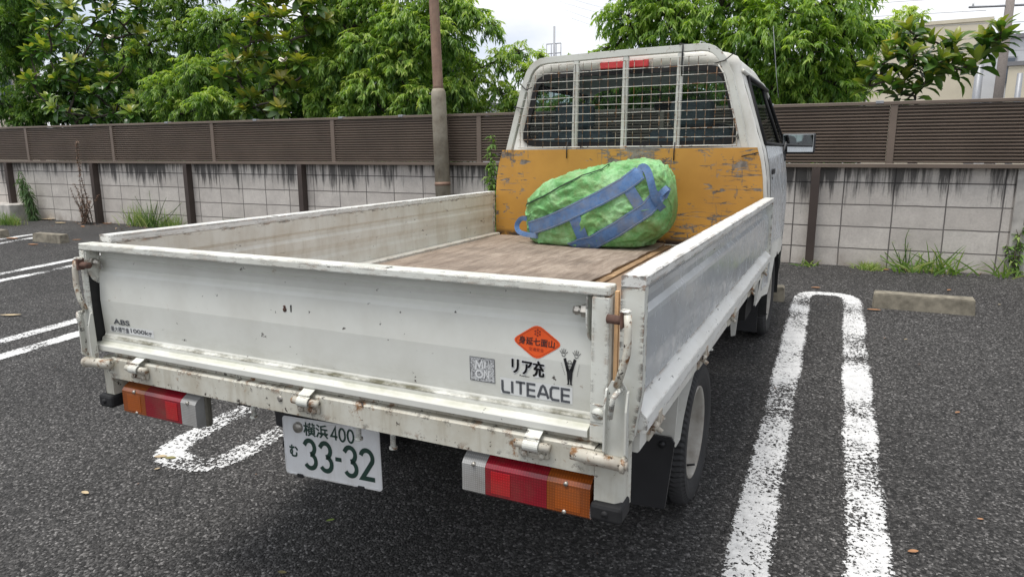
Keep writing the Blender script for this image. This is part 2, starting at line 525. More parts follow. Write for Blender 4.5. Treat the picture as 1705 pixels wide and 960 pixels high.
MAT['barkl'] = plain('branch_bark', (.075, .062, .048), .95, var=.45, vs=14, bmp=.7)
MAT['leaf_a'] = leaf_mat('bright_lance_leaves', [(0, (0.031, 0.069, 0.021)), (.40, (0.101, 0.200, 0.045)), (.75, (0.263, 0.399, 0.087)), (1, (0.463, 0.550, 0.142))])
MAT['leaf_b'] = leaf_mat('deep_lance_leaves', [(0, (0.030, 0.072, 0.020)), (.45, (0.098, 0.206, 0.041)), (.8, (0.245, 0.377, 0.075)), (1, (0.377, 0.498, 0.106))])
MAT['leaf_m'] = leaf_mat('magnolia_leaves', [(0, (0.029, 0.074, 0.021)), (.40, (0.071, 0.168, 0.036)), (.7, (0.222, 0.300, 0.055)), (1, (0.526, 0.505, 0.097))], .26, .65, .25)
MAT['leaf_m2'] = leaf_mat('magnolia_olive_leaves', [(0, (0.031, 0.085, 0.017)), (.35, (0.085, 0.170, 0.030)), (.7, (0.216, 0.255, 0.045)), (1, (0.417, 0.371, 0.072))], .32, .6, .3)
MAT['grass'] = leaf_mat('weed_green', [(0, (.07, .14, .03)), (.6, (.18, .30, .07)), (1, (.42, .45, .18))], .6, .3, .3)
MAT['weed_blue'] = leaf_mat('grey_green_weed', [(0, (.035, .075, .03)), (.6, (.085, .16, .06)), (1, (.16, .24, .10))], .6, .3, .3)
MAT['dry'] = leaf_mat('dry_brown_weed', [(0, (.09, .05, .035)), (.6, (.24, .15, .115)), (1, (.42, .31, .25))], .9, .2, .1)
MAT['petal'] = plain('white_petal', (.75, .70, .60), .6, var=.1)
MAT['fallen'] = plain('fallen_leaf', (.34, .17, .08), .8, var=.4, vs=20)
MAT['fallen_t'] = plain('fallen_tan_leaf', (.46, .36, .22), .8, var=.3, vs=20)
MAT['cream_wall'] = plain('cream_siding', (.66, .60, .47), .9, var=.05, vs=2)
MAT['white_wall'] = plain('white_house_wall', (.60, .61, .63), .9, var=.05, vs=2)
MAT['roofgrey'] = plain('grey_roof', (.22, .22, .23), .8)
MAT['winglass'] = plain('far_window', (.10, .12, .15), .2)
MAT['conc_pole'] = plain('utility_concrete', (.24, .21, .19), .9, var=.15)
MAT['metalgrey'] = plain('grey_metal', (.30, .31, .33), .5, .3)
MAT['handle_black'] = plain('black_plastic', (.02, .02, .022), .5)

# ------------------------------------------------------------------ mesh helpers
class MB:
    def __init__(s):
        s.v, s.f, s.sm = [], [], []
    def add(s, vs, fs, smooth=False):
        o = len(s.v)
        s.v += [tuple(p) for p in vs]
        s.f += [tuple(i + o for i in f) for f in fs]
        s.sm += [smooth] * len(fs)
        return s
    def bm(s, b, smooth=False):
        b.verts.index_update()
        s.add([v.co[:] for v in b.verts], [[v.index for v in f.verts] for f in b.faces], smooth)
        b.free()
        return s
    def box(s, a, c, bev=0., M=None, seg=1):
        b = bmesh.new()
        bmesh.ops.create_cube(b, size=1)
        lo = Vector([min(x, y) for x, y in zip(a, c)])
        hi = Vector([max(x, y) for x, y in zip(a, c)])
        for v in b.verts:
            v.co = Vector([lo[i] + (v.co[i] + .5) * (hi[i] - lo[i]) for i in range(3)])
        if bev:
            bmesh.ops.bevel(b, geom=b.edges[:], offset=bev, segments=seg, affect='EDGES', profile=.5)
        if M:
            bmesh.ops.transform(b, matrix=M, verts=b.verts)
        return s.bm(b)
    def prism(s, prof, axis, a, c, M=None):
        """closed 2-D profile extruded along an axis; profile gives the two other coordinates in order"""
        n = len(prof)
        vs = []
        for t in (a, c):
            for (p, q) in prof:
                vs.append({'x': (t, p, q), 'y': (p, t, q), 'z': (p, q, t)}[axis])
        fs = [(i, (i + 1) % n, n + (i + 1) % n, n + i) for i in range(n)]
        fs += [tuple(range(n))[::-1], tuple(range(n, 2 * n))]
        if M:
            vs = [M @ Vector(v) for v in vs]
        b = bmesh.new()
        bv = [b.verts.new(v) for v in vs]
        for f in fs:
            b.faces.new([bv[i] for i in f])
        bmesh.ops.recalc_face_normals(b, faces=b.faces)
        return s.bm(b)
    def tube(s, pts, r, n=8, caps=True, smooth=True, square=False):
        pts = [Vector(p) for p in pts]
        rr = r if hasattr(r, '__len__') else [r] * len(pts)
        rings = []
        prev = None
        for i, p in enumerate(pts):
            d = (pts[min(i + 1, len(pts) - 1)] - pts[max(i - 1, 0)]).normalized()
            if prev is None:
                ref = Vector((0, 0, 1)) if abs(d.z) < .9 else Vector((0, 1, 0))
                a = d.cross(ref).normalized()
            else:
                a = (prev - d * prev.dot(d)).normalized()
            prev = a
            bb = d.cross(a)
            k = 1.
            if 0 < i < len(pts) - 1:
                d1 = (pts[i] - pts[i - 1]).normalized()
                d2 = (pts[i + 1] - pts[i]).normalized()
                k = 1 / max(.6, math.cos(d1.angle(d2, 0) / 2))
            ring = []
            for j in range(n):
                t = 2 * math.pi * (j + (.5 if square else 0)) / n
                q = rr[i] * (1.414 if square else 1)
                ring.append(p + a * math.cos(t) * q + bb * math.sin(t) * q)
            rings.append(ring)
        vs = [v for g in rings for v in g]
        fs = []
        for i in range(len(rings) - 1):
            for j in range(n):
                fs.append((i * n + j, i * n + (j + 1) % n, (i + 1) * n + (j + 1) % n, (i + 1) * n + j))
        if caps:
            fs += [tuple(range(n))[::-1], tuple(range((len(rings) - 1) * n, len(rings) * n))]
        return s.add(vs, fs, smooth)
    def lathe(s, prof, c, axis='x', n=48, smooth=True, closed=False, jag=None):
        """prof: (along, radius)"""
        vs, fs = [], []
        m = len(prof)
        for j in range(n):
            t = 2 * math.pi * j / n
            for k, (a, r) in enumerate(prof):
                if jag and k in jag and j % 2:
                    r -= jag[k]
                ca, sa = math.cos(t) * r, math.sin(t) * r
                vs.append({'x': (c[0] + a, c[1] + ca, c[2] + sa), 'y': (c[0] + ca, c[1] + a, c[2] + sa), 'z': (c[0] + ca, c[1] + sa, c[2] + a)}[axis])
        for j in range(n):
            for k in range(m if closed else m - 1):
                k2 = (k + 1) % m
                j2 = (j + 1) % n
                fs.append((j * m + k, j * m + k2, j2 * m + k2, j2 * m + k))
        b = bmesh.new()
        bv = [b.verts.new(v) for v in vs]
        for f in fs:
            try:
                b.faces.new([bv[i] for i in f])
            except ValueError:
                pass
        bmesh.ops.remove_doubles(b, verts=b.verts, dist=1e-6)
        bmesh.ops.recalc_face_normals(b, faces=b.faces)
        return s.bm(b, smooth)
    def build(s, name, mat, parent=None, auto=None):
        me = bpy.data.meshes.new(name)
        me.from_pydata(s.v, [], s.f)
        me.polygons.foreach_set('use_smooth', s.sm)
        me.materials.append(MAT[mat] if isinstance(mat, str) else mat)
        o = bpy.data.objects.new(name, me)
        col.objects.link(o)
        if parent:
            put(o, parent)
        return o

def put(o, parent):
    o.parent = parent
    o.matrix_parent_inverse = Matrix.Identity(4)
    # vertices are written in world coordinates; compensate for the parent's place
    P = parent
    M = Matrix.Identity(4)
    while P is not None:
        M = P.matrix_basis @ M if False else (M if P is None else (P.matrix_basis @ M))
        P = P.parent
    inv = M.inverted()
    if 'own' not in o:
        o.matrix_basis = inv @ o.matrix_basis

def tag(o, label, cat, group=None):
    o['label'] = label
    o['category'] = cat
    o['kind'] = 'thing'
    if group:
        o['group'] = group
    return o

def empty(name, loc, label, cat, group=None):
    o = bpy.data.objects.new(name, None)
    o.empty_display_size = .1
    o.location = loc
    col.objects.link(o)
    return tag(o, label, cat, group)

def struct(o):
    o['kind'] = 'structure'
    return o

# ================================================================== SETTING
# ground: one sheet, rising gently to the wall and level beyond
xs = [-900, -200, -60, -25, -14, -10, -6, -3, 0, 3, 6, 10, 25, 60, 200, 900]
ys = [-900, -200, -40, -12, -6, -3, 0, 2, 4, 5.7, 9, 20, 60, 200, 900]
vs = [(x, y, gz(y)) for y in ys for x in xs]
nx = len(xs)
fs = [(j * nx + i, j * nx + i + 1, (j + 1) * nx + i + 1, (j + 1) * nx + i) for j in range(len(ys) - 1) for i in range(nx - 1)]
struct(MB().add(vs, fs).build('ground', 'asphalt'))

# painted hairpin bay markings
LYAW = .015
def ribbon(pts, w, z=.004):
    """pts in (x,y); UV x runs across"""
    L, Rr = [], []
    for i, p in enumerate(pts):
        p = Vector(p)
        d = (Vector(pts[min(i + 1, len(pts) - 1)]) - Vector(pts[max(i - 1, 0)])).normalized()
        n = Vector((-d.y, d.x))
        ww = w[i] if hasattr(w, '__len__') else w
        L.append(p + n * ww / 2)
        Rr.append(p - n * ww / 2)
    return L, Rr
def hairpin(x0, x1, y0, y1, name='parking_line'):
    """two stripes joined by a bow at both ends, one closed loop"""
    r = (x1 - x0) / 2
    cx = (x0 + x1) / 2
    pts = []
    w = []
    n = 26
    for i in range(n):
        y = y0 + (y1 - y0) * i / (n - 1)
        pts.append((x1, y)); w.append(.15)
    for k in range(1, 12):
        t = math.pi * k / 12
        sgn = math.cos(t)
        pts.append((cx + r * (abs(sgn) ** .55) * (1 if sgn > 0 else -1), y1 + .26 * math.sin(t) ** .8)); w.append(.15 - .04 * math.sin(t))
    for i in range(n):
        y = y1 + (y0 - y1) * i / (n - 1)
        pts.append((x0, y)); w.append(.15)
    for k in range(1, 12):
        t = math.pi * k / 12
        sgn = -math.cos(t)
        pts.append((cx + r * (abs(sgn) ** .55) * (1 if sgn > 0 else -1), y0 - .26 * math.sin(t) ** .8)); w.append(.15)
    pts.append(pts[0]); w.append(w[0])
    pts = [(x - math.sin(LYAW) * (y - 2.5), y) for x, y in pts]
    L, Q = ribbon(pts, w)
    vs, fs = [], []
    for a, b in zip(L, Q):
        vs += [(a.x, a.y, gz(a.y) + .004), (b.x, b.y, gz(b.y) + .004)]
    for i in range(len(L) - 1):
        fs.append((2 * i, 2 * i + 1, 2 * i + 3, 2 * i + 2))
    o = MB().add(vs, fs).build(name, 'line_faded' if abs(x0 + x1 + 2.8) < .1 else 'line')
    uvl = o.data.uv_layers.new(name='UVMap')
    for i, l in enumerate(o.data.loops):
        uvl.data[i].uv = (l.vertex_index % 2, l.vertex_index // 2 / 10)
    return struct(o)
for c in (1.03, -1.40, -3.85, -6.29, -8.72):
    hairpin(c - .172, c + .172, .91, 4.3)

# wall coordinates: u along the wall, n depth, z up
WY = .0116
WD = Vector((math.cos(WY), math.sin(WY), 0))
WN = Vector((-math.sin(WY), math.cos(WY), 0))
def W(u, n, z):
    return WD * u + WN * n + Vector((0, 0, z))
WM = Matrix.Rotation(WY, 4, 'Z')
def wall_obj(mb, name, mat, parent=None):
    """mesh written in (u, n, z) wall axes, object turned by the wall's angle"""
    o = mb.build(name, mat)
    if parent:
        o.parent = parent
    else:
        o.matrix_basis = WM
    return o
NF = 5.694
UL, UR = -17.9, 9.3
wall = wall_obj(MB().box((UL, NF, .15), (2.372, NF + .12, 1.19)).box((2.372, NF + .012, .15), (2.60, NF + .13, 1.188)).box((2.60, NF, .15), (UR, NF + .12, 1.19)), 'block_wall', 'block')
tag(wall, 'low pale concrete block wall with black stain streaks under the fence', 'wall')
pier = wall_obj(MB().box((2.385, NF - .018, .2), (2.575, NF + .012, 1.186), .004), 'wall_pier', 'pier', wall)

# ---- louvred fence on the wall
def wempty(name, label, cat):
    o = empty(name, (0, 0, 0), label, cat)
    o.matrix_basis = WM @ Matrix.Translation((-2.5, NF, 1.19))
    return o
class W2(MB):
    pass
FO = Vector((-2.5, NF, 1.19))
def fence_part(mb, name, mat, parent):
    mb.v = [tuple(Vector(p) - FO) for p in mb.v]
    o = mb.build(name, mat)
    o.parent = parent
    return o
fence = wempty('louvre_fence', 'long brown horizontal louvre fence standing on top of the block wall', 'fence')
ZB, ZT = 1.185, 1.728
U0, S = -2.523, 1.984
for k in range(-8, 6):
    a, b = U0 + k * S + .03, U0 + (k + 1) * S - .03
    mb = MB()
    n = 17
    h = (ZT - ZB - .07) / n
    for i in range(n):
        z = ZB + .035 + i * h
        mb.prism([(NF - .060, z + .002), (NF - .057, z), (NF - .034, z + h * .60), (NF - .034, z + h * .72), (NF - .060, z + h * .30)], 'x', a, b)
    mb.box((a, NF - .032, ZB + .03), (b, NF - .028, ZT - .03))
    fence_part(mb, 'louvre_panel', 'fence', fence)
    mb = MB().box((b + .002, NF - .066, ZB + .004), (b + .058, NF - .02, ZT - .004), .003)
    fence_part(mb, 'fence_mullion', 'fence', fence)
fence_part(MB().box((U0 - 8 * S, NF - .072, ZT - .028), (U0 + 6 * S, NF - .018, ZT), .003), 'top_rail', 'fence', fence)
fence_part(MB().box((U0 - 8 * S, NF - .072, ZB - .012), (U0 + 6 * S, NF - .018, ZB + .024), .003), 'bottom_rail', 'fence', fence)
for u in (-8.9, -7.35, -5.75, -4.4, -3.55, .42, 1.3, -1.4):
    fence_part(MB().box((u, NF - .078, ZT - .016), (u + .06, NF - .014, ZT + .008), .002), 'rail_clip', 'metalgrey', fence)
for u, ln in ((-15.0, 0), (-13.0, 0), (-11.05, 0), (-8.97, 0), (-7.03, 0), (-5.03, 0), (-3.02, 0), (-1.1, 0), (.875, 0), (2.86, 0), (4.85, 0), (6.8, 0)):
    mb = MB()
    mb.box((u - .035, NF - .085, .12), (u - .029, NF - .002, ZB - .012))
    mb.box((u + .029, NF - .085, .12), (u + .035, NF - .002, ZB - .012))
    mb.box((u - .029, NF - .030, .12), (u + .029, NF - .024, ZB - .012))
    mb.box((u - .035, NF - .091, .12), (u + .035, NF - .085, ZB - .012))
    fence_part(mb, 'support_post', 'fencepost', fence)

# ---- lamp pole
pole = empty('lamp_pole', W(-2.905, 5.494, .285), 'tall tapered steel pole, rusty brown above and grey below, before the fence', 'pole')
def pp(z, r, dx=0):
    return W(-2.905 - .03 * (z - .85), 5.494, z)
mb = MB()
mb.tube([pp(.27, 0), pp(1.9, 0), pp(1.955, 0), pp(1.99, 0)], [.086, .080, .078, .060], 24)
mb.build('pole_base', 'pole_grey', pole)
mb = MB()
mb.tube([pp(1.97, 0), pp(2.02, 0), pp(3.2, 0), pp(5.6, 0)], [.062, .055, .052, .045], 20)
mb.build('pole_shaft', 'pole_rust', pole)
MB().tube([pp(.955, 0), pp(.995, 0)], .0875, 24).build('pole_band', 'pole_rust', pole)
lh = MB()
lh.tube([pp(5.6, 0), pp(5.75, 0), pp(5.85, 0) + Vector((.1, -.25, 0)), pp(5.88, 0) + Vector((.15, -.6, 0))], .03, 10)
lh.build('lamp_arm', 'pole_rust', pole)
MB().box((-3.05, 4.55, 5.80), (-2.85, 4.95, 5.90), .02).build('lamp_head', 'metalgrey', pole)

# ---- concrete wheel stops
def wheel_stop(x0, x1, y, label, ang=0.):
    y1 = y + .125
    z0 = gz(y) - .02
    h = gz(y) + .105
    mb = MB()
    b = bmesh.new()
    vs = [(x0, y, z0), (x1, y, z0), (x1, y1, z0 + .005), (x0, y1, z0 + .005), (x0 + .008, y + .012, h), (x1 - .008, y + .012, h), (x1 - .008, y1 - .012, h + .006), (x0 + .008, y1 - .012, h + .006)]
    bv = [b.verts.new(v) for v in vs]
    for f in ((3, 2, 1, 0), (4, 5, 6, 7), (0, 1, 5, 4), (1, 2, 6, 5), (2, 3, 7, 6), (3, 0, 4, 7)):
        b.faces.new([bv[i] for i in f])
    bmesh.ops.bevel(b, geom=b.edges[:], offset=.006, segments=2, affect='EDGES')
    mb.bm(b)
    o = mb.build('wheel_stop', 'concrete')
    return tag(o, label, 'wheel stop', 'concrete wheel stops in the parking bays')
wheel_stop(1.30, 1.925, 4.25, 'mossy concrete wheel stop in the empty bay right of the truck')
wheel_stop(.10, .715, 4.20, 'concrete wheel stop just ahead of the truck\'s right front tyre')
wheel_stop(-8.30, -7.72, 4.12, 'concrete wheel stop left of the tailgate corner, nearer the truck of the two at left')
wheel_stop(-9.62, -8.98, 4.12, 'concrete wheel stop cut by the left edge of the photo')

# ================================================================== TRUCK
XC = -.055
truck = empty('flatbed_truck', (XC, 1.2, gz(1.2)), 'old white flatbed pickup truck with a worn tailgate and orange board behind its cab', 'truck')

def part(mb, name, mat, parent=None, label=None):
    o = mb.build(name, mat, parent or truck)
    if label:
        o['label'] = label
    return o

# -- tailgate
GX0, GX1 = -.876, .687
prof = [(.045, 1.052), (.045, 1.028), (.0405, 1.024), (.0435, 1.015), (.046, .998), (.0365, .988), (.034, .980), (.0285, .905), (.0325, .806), (.0285, .799), (.0215, .7965), (.0200, .7855),
        (.001, .7795), (0, .778), (0, .765), (.002, .763), (.022, .761), (.05, .761), (.05, 1.052)]
mb = MB()
mb.prism(prof, 'x', GX0 + .028, GX1 - .040)
gate = part(mb, 'tailgate', 'gate')
PS = [(.761, .022), (.763, 0), (.777, 0), (.779, .001), (.783, .006), (.793, .028), (.802, .0325), (.905, .0285), (.98, .034), (.988, .0365), (.998, .046), (1.05, .045)]
def ysurf(z):
    for (a, p), (b, q) in zip(PS, PS[1:]):
        if a <= z <= b:
            return p + (q - p) * (z - a) / (b - a)
    return .04
mb = MB()
mb.box((GX0, 0, 1.052), (GX1, .046, 1.071), .0035, seg=2)
mb.box((GX1 - .036, 0, .757), (GX1, .046, 1.0515), .004, seg=2)
mb.box((GX0, 0, .757), (GX0 + .021, .046, 1.0515), .003, seg=2)
part(mb, 'gate_frame', 'frame', gate)
part(MB().box((GX0 + .0212, .007, .785), (GX0 + .0226, .046, 1.050)), 'gate_gap_shade', 'dark', gate)  # added dark strip painting the deep shade inside the open, rusty post channel
# gap strip of bare wood/plastic packing between gate and side
part(MB().box((GX1 + .004, .020, .80), (GX1 + .011, .030, 1.060)), 'packing_strip', plain('orange_packing', (.74, .46, .24), .7), gate)
# bolts and brackets at both ends of the gate
def gate_bracket(x, sgn, dark=True):
    mb = MB()
    mb.prism([(.003, 1.050), (.002, 1.010), (.006, .985), (.016, .966), (.030, .955), (.043, .953), (.043, 1.050)], 'x', x, x + sgn * .003)
    part(mb, 'gate_bracket', 'frame', gate)
    mb = MB()
    xb = x + sgn * .003
    mb.tube([(xb, .018, 1.017), (xb + sgn * .012, .018, 1.017)], .013, 6, smooth=False)
    mb.tube([(xb + sgn * .01, .018, 1.017), (xb + sgn * .03, .018, 1.017)], .0075, 12)
    mb.tube([(xb + sgn * .018, .018, 1.017), (xb + sgn * .026, .018, 1.017)], .0095, 6, smooth=False)
    part(mb, 'gate_bolt', 'steel', gate)
gate_bracket(GX0 + .0235, 1)
gate_bracket(GX1 - .045, -1)
part(MB().tube([(GX1 - .018, -.003, .818), (GX1 - .018, .001, .818)], .012, 20).box((GX1 - .034, -.0015, .80), (GX1 - .003, .0005, .838), .001), 'reflector_pad', 'frame', gate)
# the small rusty dent and screw
part(MB().tube([(-.150, ysurf(.942) - .0015, .942), (-.150, ysurf(.942) + .002, .942)], .006, 7).tube([(-.153, ysurf(.95) - .0015, .948), (-.150, ysurf(.95) + .002, .950)], .004, 6), 'rust_spot', 'rust', gate)
part(MB().box((-.1315, ysurf(.947) - .0015, .938), (-.1285, ysurf(.947) + .002, .955)), 'dark_scratch', 'dark', gate)

# -- lettering -------------------------------------------------------
def flat_obj(name, v2, faces, place, mat, parent, dup=None):
    o = MB().add([place(*p) for p in v2], faces).build(name, mat, parent)
    return o
def text2d(body, w, h, offset=0., shear=0., res=3):
    c = bpy.data.curves.new('lettering', 'FONT')
    c.body = body
    c.offset = offset
    c.resolution_u = res
    c.shear = shear
    o = bpy.data.objects.new('lettering', c)
    col.objects.link(o)
    dg = bpy.context.evaluated_depsgraph_get()
    me = bpy.data.meshes.new_from_object(o.evaluated_get(dg))
    P = [(v.co.x, v.co.y) for v in me.vertices]
    F = [tuple(p.vertices) for p in me.polygons]
    x0, x1 = min(p[0] for p in P), max(p[0] for p in P)
    y0, y1 = min(p[1] for p in P), max(p[1] for p in P)
    bpy.data.objects.remove(o)
    bpy.data.curves.remove(c)
    bpy.data.meshes.remove(me)
    return [((x - x0) / (x1 - x0) * w, (y - y0) / (y1 - y0) * h) for x, y in P], F
def strokes(lines, w):
    """lines: list of polylines (u,v); flat ribbons with mitred joints"""
    V, F = [], []
    for pl in lines:
        pl = [Vector(p) for p in pl]
        L = []
        for i, p in enumerate(pl):
            if i == 0:
                d = (pl[1] - pl[0]).normalized(); m = Vector((-d.y, d.x)); k = 1
            elif i == len(pl) - 1:
                d = (pl[-1] - pl[-2]).normalized(); m = Vector((-d.y, d.x)); k = 1
            else:
                d1 = (pl[i] - pl[i - 1]).normalized(); d2 = (pl[i + 1] - pl[i]).normalized()
                m = Vector((-(d1 + d2).y, (d1 + d2).x))
                m = m.normalized() if m.length > 1e-6 else Vector((-d1.y, d1.x))
                k = 1 / max(.45, m.dot(Vector((-d1.y, d1.x))))
            o = len(V)
            V += [tuple(p + m * w / 2 * k), tuple(p - m * w / 2 * k)]
            if i:
                F.append((o - 2, o - 1, o + 1, o))
    return V, F
def on_gate(x0, z0, rot=0., eps=.0012):
    ca, sa = math.cos(rot), math.sin(rot)
    def f(u, v):
        x, z = x0 + u * ca - v * sa, z0 + u * sa + v * ca
        return (x, ysurf(z) - eps, z)
    return f
def arc(cx, cy, rx, ry, a0, a1, n=10):
    return [(cx + rx * math.cos(R(a0 + (a1 - a0) * i / n)), cy + ry * math.sin(R(a0 + (a1 - a0) * i / n))) for i in range(n + 1)]

# clear film behind the model lettering, then squared letters
flat_obj('decal_film', [(0, 0), (.163, 0), (.163, .036), (0, .036)], [(0, 1, 2, 3)], on_gate(.441, .8165, eps=.0006), plain('decal_film', (.70, .71, .70), .3, var=.02), gate)
LW = .0185
def liteace():
    h = .0265
    L = []
    x = 0
    def letter(pls, wd):
        nonlocal x
        for pl in pls:
            L.append([(x + a * wd, b * h) for a, b in pl])
        x += wd + .0048
    letter([[(0, 1), (0, .2), (.12, 0), (1, 0)]], .0165)
    letter([[(0, 1), (0, 0)]], .003)
    letter([[(0, 1), (1, 1)], [(.5, 1), (.5, 0)]], .0205)
    letter([[(1, 1), (0, 1), (0, 0), (1, 0)], [(0, .5), (.94, .5)]], .0165)
    letter([[(0, 0), (.36, .9), (.5, 1), (.64, .9), (1, 0)], [(.22, .32), (.78, .32)]], .022)
    letter([[(1, 1), (.2, 1), (0, .8), (0, .2), (.2, 0), (1, 0)]], .018)
    letter([[(1, 1), (0, 1), (0, 0), (1, 0)], [(0, .5), (.94, .5)]], .0165)
    return strokes(L, .0052)
V2, F2 = liteace()
tw = max(p[0] for p in V2)
V2 = [(u / tw * .153, v) for u, v in V2]
flat_obj('model_lettering', V2, F2, on_gate(.446, .8205), 'grey', gate)

V2, F2 = text2d('ABS', .070, .0155, .03)
flat_obj('brake_lettering', V2, F2, on_gate(-.803, .8385), 'grey', gate)
V2, F2 = text2d('最大積載量', .078, .0155, .012)
flat_obj('payload_lettering', V2, F2, on_gate(-.818, .8155), 'grey', gate)
V2, F2 = text2d('1000kg', .088, .0165, .02)
flat_obj('payload_number', V2, F2, on_gate(-.733, .8155), 'grey', gate)
flat_obj('decal_film', [(0, 0), (.184, 0), (.184, .022), (0, .020)], [(0, 1, 2, 3)], on_gate(-.822, .8135, eps=.0006), plain('decal_film_pale', (.71, .72, .71), .3, var=.02), gate)

# orange diamond sticker
def rdiamond(w, h, r, cx=0, cy=0):
    P = []
    for (x, y, nx_, ny_) in ((w, 0, 0, h), (0, h, -w, 0), (-w, 0, 0, -h), (0, -h, w, 0)):
        px, py = {(w, 0): (0, -h), (0, h): (w, 0), (-w, 0): (0, h), (0, -h): (-w, 0)}[(x, y)]
        a = Vector((x, y)).lerp(Vector((px, py)), r)
        b = Vector((x, y)).lerp(Vector((nx_, ny_)), r)
        for i in range(5):
            t = i / 4
            q = a * (1 - t) ** 2 + Vector((x, y)) * 2 * t * (1 - t) + b * t * t
            P.append((cx + q.x, cy + q.y))
    return P
def fan(P):
    c = (sum(p[0] for p in P) / len(P), sum(p[1] for p in P) / len(P))
    V = [c] + list(P)
    n = len(P)
    # an extra ring keeps the sticker following the pressed panel
    V += [((p[0] + c[0]) / 2, (p[1] + c[1]) / 2) for p in P]
    F = []
    for i in range(n):
        j = (i + 1) % n
        F.append((1 + i, 1 + j, 1 + n + j, 1 + n + i))
        F.append((0, 1 + n + i, 1 + n + j))
    return V, F
D0 = (.5255, .9385)
V2, F2 = fan(rdiamond(.0575, .038, .22))
st = flat_obj('diamond_sticker', V2, F2, on_gate(*D0, eps=.0008), 'orange_s', gate)
st['label'] = 'orange diamond sticker with black characters'
P = rdiamond(.0525, .0335, .22)
V2, F2 = strokes([P + [P[0]]], .0007)
flat_obj('diamond_sticker_border', V2, F2, on_gate(*D0, eps=.0014), 'orange_d', gate)
V2, F2 = text2d('身延七面山', .080, .0165, .018)
flat_obj('sticker_lettering', V2, F2, on_gate(D0[0] - .041, D0[1] - .0065, -.03, .0016), 'black', gate)
V2, F2 = text2d('交通安全', .034, .0075, .006)
flat_obj('sticker_small_lettering', V2, F2, on_gate(D0[0] - .018, D0[1] - .0185, -.03, .0016), 'orange_d', gate)
V2, F2 = [], []
for k in range(7):
    cx, cy = (0, 0) if k == 6 else (.0058 * math.cos(k * math.pi / 3 + .52), .0058 * math.sin(k * math.pi / 3 + .52))
    ring = [(cx + .0022 * math.cos(a * .785), cy + .0022 * math.sin(a * .785)) for a in range(8)]
    F2.append(tuple(range(len(V2), len(V2) + 8)))
    V2 += ring
flat_obj('sticker_crest', V2, F2, on_gate(D0[0] + .001, D0[1] + .0195, 0, .0016), 'orange_d', gate)

# black brush style sticker
V2, F2 = text2d('リア充', .073, .035, .012)
_v, _f = V2, F2
V2, F2 = [], []
for _dx, _dz in ((-.0011, 0), (.0011, .0003), (0, .0005), (0, 0)):
    _o = len(V2)
    V2 = V2 + [(a + _dx, b + _dz) for a, b in _v]
    F2 = F2 + [tuple(i + _o for i in f) for f in _f]
flat_obj('brush_lettering_outline', [(u, v) for u, v in text2d('リア充', .078, .040, .09)[0]], text2d('リア充', .078, .040, .09)[1], on_gate(.4665, .8630, -.02, .0008), 'white', gate)
flat_obj('brush_lettering', V2, F2, on_gate(.469, .8655, -.02, .0014), 'black', gate)
V2, F2 = text2d('Rearjuu', .022, .0045, .02)
flat_obj('brush_small_lettering', V2, F2, on_gate(.487, .8605, -.02, .0020), 'black', gate)

# square grey graffiti sticker
gm, gnt, gb = new_mat('grey_scribble_print')
vv = coords(gnt)
gnt.links.new(ramp(gnt, noise_n(gnt, vv, 210, 4, .7, 1.5), [(.44, (.12, .12, .13)), (.5, (.55, .56, .56))]), gb.inputs['Base Color'])
gq = flat_obj('square_sticker', [(0, 0), (.059, 0), (.059, .053), (0, .053)], [(0, 1, 2, 3)], on_gate(.369, .8365, 0, .0006), gm, gate)
gq['label'] = 'square grey graffiti style sticker'
V2, F2 = strokes([[(0, 0), (.059, 0), (.059, .053), (0, .053), (0, 0)]], .0012)
flat_obj('square_sticker_border', V2, F2, on_gate(.369, .8365, 0, .0012), 'grey', gate)
V2, F2 = strokes([[(.014, .025), (.016, .045), (.023, .032), (.029, .047), (.031, .028)], [(.036, .030), (.037, .045)],
                  arc(.022, .016, .008, .008, 0, 360), [(.034, .008), (.035, .025), (.044, .010), (.046, .027)]], .0036)
flat_obj('square_sticker_letters', V2, F2, on_gate(.369, .8365, 0, .0016), 'white', gate)

# sticker of a man with raised arms
F0 = (.578, .856)
V2, F2 = strokes([[(.014, .043), (.0185, .030), (.0205, .022)], [(.036, .043), (.0315, .031), (.0285, .022)]], .0058)
o0 = len(V2)
V2 += [(.0175, .030), (.0235, .027), (.0245, .024), (.0255, .027), (.032, .030), (.030, .012), (.0285, .001), (.026, .001), (.0247, .010), (.0230, .001), (.0205, .001), (.0195, .012)]
F2 += [(o0, o0 + 1, o0 + 2, o0 + 11), (o0 + 2, o0 + 3, o0 + 4, o0 + 5), (o0 + 2, o0 + 5, o0 + 8, o0 + 11), (o0 + 5, o0 + 6, o0 + 7, o0 + 8), (o0 + 11, o0 + 8, o0 + 9, o0 + 10)]
o0 = len(V2)
V2 += [(.0185, -.001), (.024, -.001), (.024, .0015), (.0205, .0015)]
F2 += [(o0, o0 + 1, o0 + 2, o0 + 3)]
o0 = len(V2)
V2 += [(.0255, -.001), (.031, -.001), (.029, .0015), (.0255, .0015)]
F2 += [(o0, o0 + 1, o0 + 2, o0 + 3)]
def hand(cx, cy, s):
    L = [arc(cx, cy, .0036, .0032, 180, 360, 6)]
    for k, (dx, ln) in enumerate(((-.0062, .006), (-.0032, .009), (0, .010), (.0032, .009), (.0064, .005))):
        L.append([(cx + dx * .55, cy + .001), (cx + dx * 1.5 * .9, cy + ln)])
    return L
V3, F3 = strokes(hand(.0115, .049, 1) + hand(.0385, .0485, 1), .0011)
o0 = len(V2)
V2 += V3
F2 += [tuple(i + o0 for i in f) for f in F3]
V3, F3 = strokes([arc(.0250, .0345, .0048, .0058, 0, 360, 14), arc(.0228, .0352, .0013, .0013, 0, 360, 6), arc(.0272, .0352, .0013, .0013, 0, 360, 6), [(.0232, .0312), (.0268, .0312)]], .0009)
